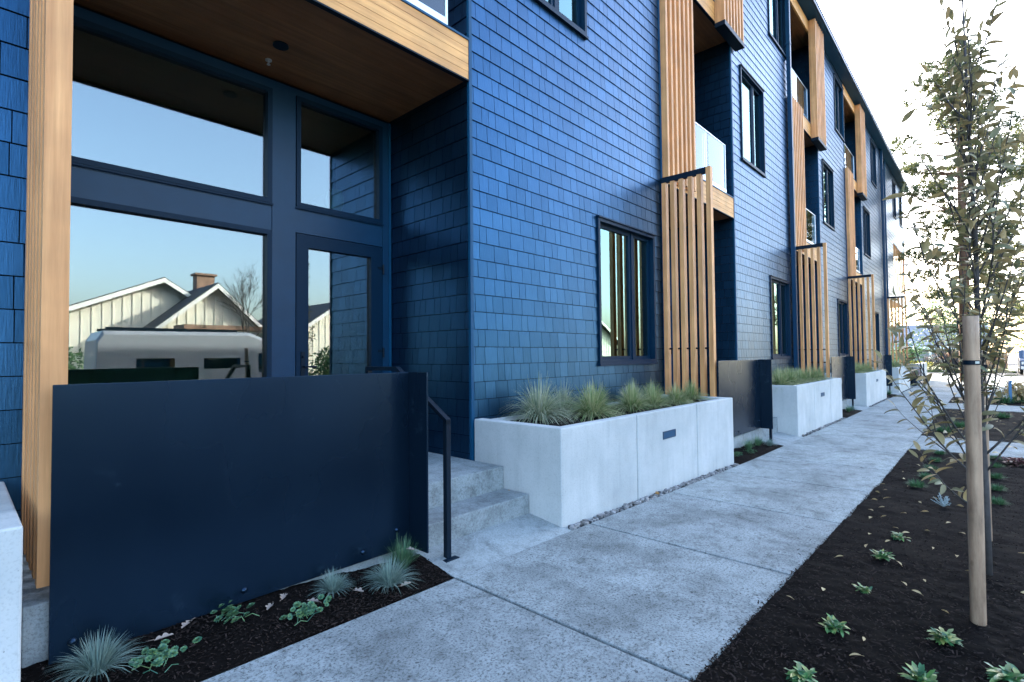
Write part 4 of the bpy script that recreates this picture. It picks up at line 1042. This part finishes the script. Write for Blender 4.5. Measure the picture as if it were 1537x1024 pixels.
# van parked across the street
M['vanpaint'] = simple('white_van_paint', (.30, .32, .36), .3); M['tyre'] = simple('tyre', (.02, .02, .02), .8); M['carglass'] = make_glass('vehicle_glass', .25, (.15, .17, .18))
def vehicle(name, label, cat, x0, y0, prof, W, paint, wheels, wins, flip=False, z0=-.28, extra=None):
    """prof: side outline (u along length, z); body spans y0..y0+W"""
    t = thing(name, label, cat, (x0, y0, z0))
    P = lambda u, v, z: (x0+u, y0+v, z0+z)
    b = MB(); n = len(prof); ins = []
    for v, sh in ((0, .0), (.06, .06), (W-.06, .06), (W, .0)):
        pass
    rows = [(0, .93), (.10, 1.0), (W-.10, 1.0), (W, .93)]
    zc = 1.1; base = len(b.v); um = sum(p[0] for p in prof)/n
    for v, s in rows:
        for u, z in prof: b.v.append(P(um+(u-um)*(1 if s == 1 else .992), v, zc+(z-zc)*s))
    for r in range(3):
        for i in range(n): a = base+r*n+i; c = base+r*n+(i+1) % n; b.f.append((a, c, c+n, a+n))
    b.f.append(tuple(base+i for i in range(n))[::-1]); b.f.append(tuple(base+3*n+i for i in range(n)))
    b.build('body', paint, t, bevel=.02)
    for (u, r) in wheels:
        for v in (-.02, W-.2):
            wv = MB().lathe([(r*.6, 0), (r, .03), (r, .19), (r*.6, .22)], (0, 0, 0), 20)
            wv.v = [P(u+q[0], v+q[2], r+q[1]) for q in wv.v]; o = wv.build('wheel', M['tyre'], t)
            rm = MB().lathe([(r*.55, -.004), (r*.55, .226)], (0, 0, 0), 14); rm.v = [P(u+q[0], v+q[2], r+q[1]) for q in rm.v]; rm.build('rim', M['alu'], o)
    for (u0, z0_, u1, z1_, sk) in wins:
        for v in (-.008, W+.004):
            w = MB(); sI = [(u0, z0_), (u1, z0_), (u1-sk, z1_), (u0, z1_)]
            yo = v+(.045 if v < 0 else -.045)*0
            w.hexa([P(u, v-.004, z) for u, z in sI]+[P(u, v+.004, z) for u, z in sI]); w.build('window', M['carglass'], t)
    return t, P
prof = [(0, .35), (0, .9), (.05, 2.35), (.2, 2.62), (4.2, 2.66), (4.75, 2.45), (5.55, 1.45), (6.3, 1.2), (6.45, .9), (6.45, .4), (6.2, .3), (.3, .3)]
van, P = vehicle('camper_van', 'tall pale camper van across the street mirrored in entry glass', 'van', 2.7, -10.4, prof, 2.0, M['vanpaint'], [(1.1, .36), (5.5, .36)],
                 [(1.0, 1.45, 2.0, 1.8, 0), (2.8, 1.45, 3.9, 1.8, 0), (4.5, 1.3, 5.45, 1.95, .45)])
b = MB(); b.hexa([P(4.86, .2, 2.36), P(5.60, .2, 1.46), P(5.60, 1.8, 1.46), P(4.86, 1.8, 2.36), P(4.9, .2, 2.38), P(5.64, .2, 1.48), P(5.64, 1.8, 1.48), P(4.9, 1.8, 2.38)]); b.build('windscreen', M['carglass'], van)
b = MB().box(*P(.3, .3, 2.67), *P(3.9, .36, 2.74)).box(*P(.3, 1.64, 2.67), *P(3.9, 1.7, 2.74))
for i in range(7): b.box(*P(.4+i*.55, .36, 2.69), *P(.46+i*.55, 1.64, 2.73))
b.build('roof_rack', M['black'], van)
# parked truck at the right edge
M['truck'] = simple('dark_blue_paint', (.03, .06, .11), .3)
prof2 = [(0, .4), (0, 1.05), (.15, 1.15), (1.5, 1.22), (2.0, 1.85), (3.4, 1.88), (3.7, 1.25), (5.4, 1.2), (5.45, .5), (5.2, .35), (.3, .35)]
trk, P = vehicle('pickup_truck', 'dark blue pickup truck parked at the right edge of the picture', 'truck', 54, -3.6, prof2, 1.95, M['truck'], [(.95, .38), (4.4, .38)], [(2.05, 1.28, 3.5, 1.75, .1)], z0=-.29)
b = MB(); b.hexa([P(1.52, .2, 1.24), P(1.98, .25, 1.82), P(1.98, 1.7, 1.82), P(1.52, 1.75, 1.24), P(1.49, .2, 1.25), P(1.95, .25, 1.83), P(1.95, 1.7, 1.83), P(1.49, 1.75, 1.25)]); b.build('windscreen', M['carglass'], trk)
b = MB().box(*P(-.03, .35, .7), *P(-.001, 1.6, 1.0)); b.build('grille', M['black'], trk)
for v in (.08, 1.62): MB().box(*P(-.03, v, .78), *P(-.001, v+.25, .98)).build('headlight', M['alu'], trk)
MB().box(*P(-.1, .05, .42), *P(-.001, 1.9, .64)).build('bumper', M['alu'], trk)
M['bluepost'] = simple('blue_post', (.05, .16, .30), .5)
t = thing('marker_post', 'short blue marker post in the bed at the right edge', 'post', (20.9+1.1, -.42, g(22)))
MB().box(21.9, -.47, g(22), 22.0, -.40, .55).build('post', M['bluepost'], t); MB().box(21.88, -.485, .55, 22.02, -.385, .60).build('cap', M['bluepost'], t)
bush('dry_shrub', 22.6, -.75, g(22), .45, .55, M['dryleaf'], 700, .13, 'dry yellow leafy shrub behind the blue post', seed=19)

# ------------------------------------------------------------------ camera, light, world
yaw, pitch, roll = math.radians(42.75328), math.radians(1.63179), math.radians(-.54396)
F = Vector((math.cos(yaw)*math.cos(pitch), math.sin(yaw)*math.cos(pitch), math.sin(pitch)))
Rt = Vector((math.sin(yaw), -math.cos(yaw), 0)); U = Rt.cross(F)
R2 = Rt*math.cos(roll)+U*math.sin(roll); U2 = U*math.cos(roll)-Rt*math.sin(roll)
cd = bpy.data.cameras.new('camera'); cam = bpy.data.objects.new('camera', cd); C.objects.link(cam)
mw = Matrix.Identity(4)
for i in range(3): mw[i][0], mw[i][1], mw[i][2] = R2[i], U2[i], -F[i]
mw[0][3], mw[1][3], mw[2][3] = 0, 0, CAM_Z
cam.matrix_world = mw
cd.sensor_width = 36; cd.sensor_fit = 'HORIZONTAL'; cd.lens = 774.683/1537*36; cd.clip_end = 1500; cd.clip_start = .05
bpy.context.scene.camera = cam

AZ, EL = math.radians(56), math.radians(25)     # sun: azimuth from +Y towards +X
sd = Vector((math.sin(AZ)*math.cos(EL), math.cos(AZ)*math.cos(EL), math.sin(EL)))
ld = bpy.data.lights.new('sun', 'SUN'); ld.energy = 2.2; ld.angle = math.radians(.5); ld.color = (1, .93, .82)
so = bpy.data.objects.new('sun', ld); C.objects.link(so); so.rotation_euler = (-sd).to_track_quat('-Z', 'Y').to_euler()
W = bpy.data.worlds.new('World'); bpy.context.scene.world = W; W.use_nodes = True
nt = W.node_tree; bg = nt.nodes['Background']; sky = nt.nodes.new('ShaderNodeTexSky'); sky.sky_type = 'NISHITA'; sky.sun_disc = False
sky.sun_elevation = EL; sky.sun_rotation = AZ; sky.air_density = 1.0; sky.dust_density = 4.0; sky.ozone_density = 2.0
nt.links.new(sky.outputs[0], bg.inputs[0]); bg.inputs[1].default_value = .15
vs = bpy.context.scene.view_settings; vs.view_transform = 'Standard'; vs.look = 'None'; vs.exposure = 3.32; vs.gamma = 1
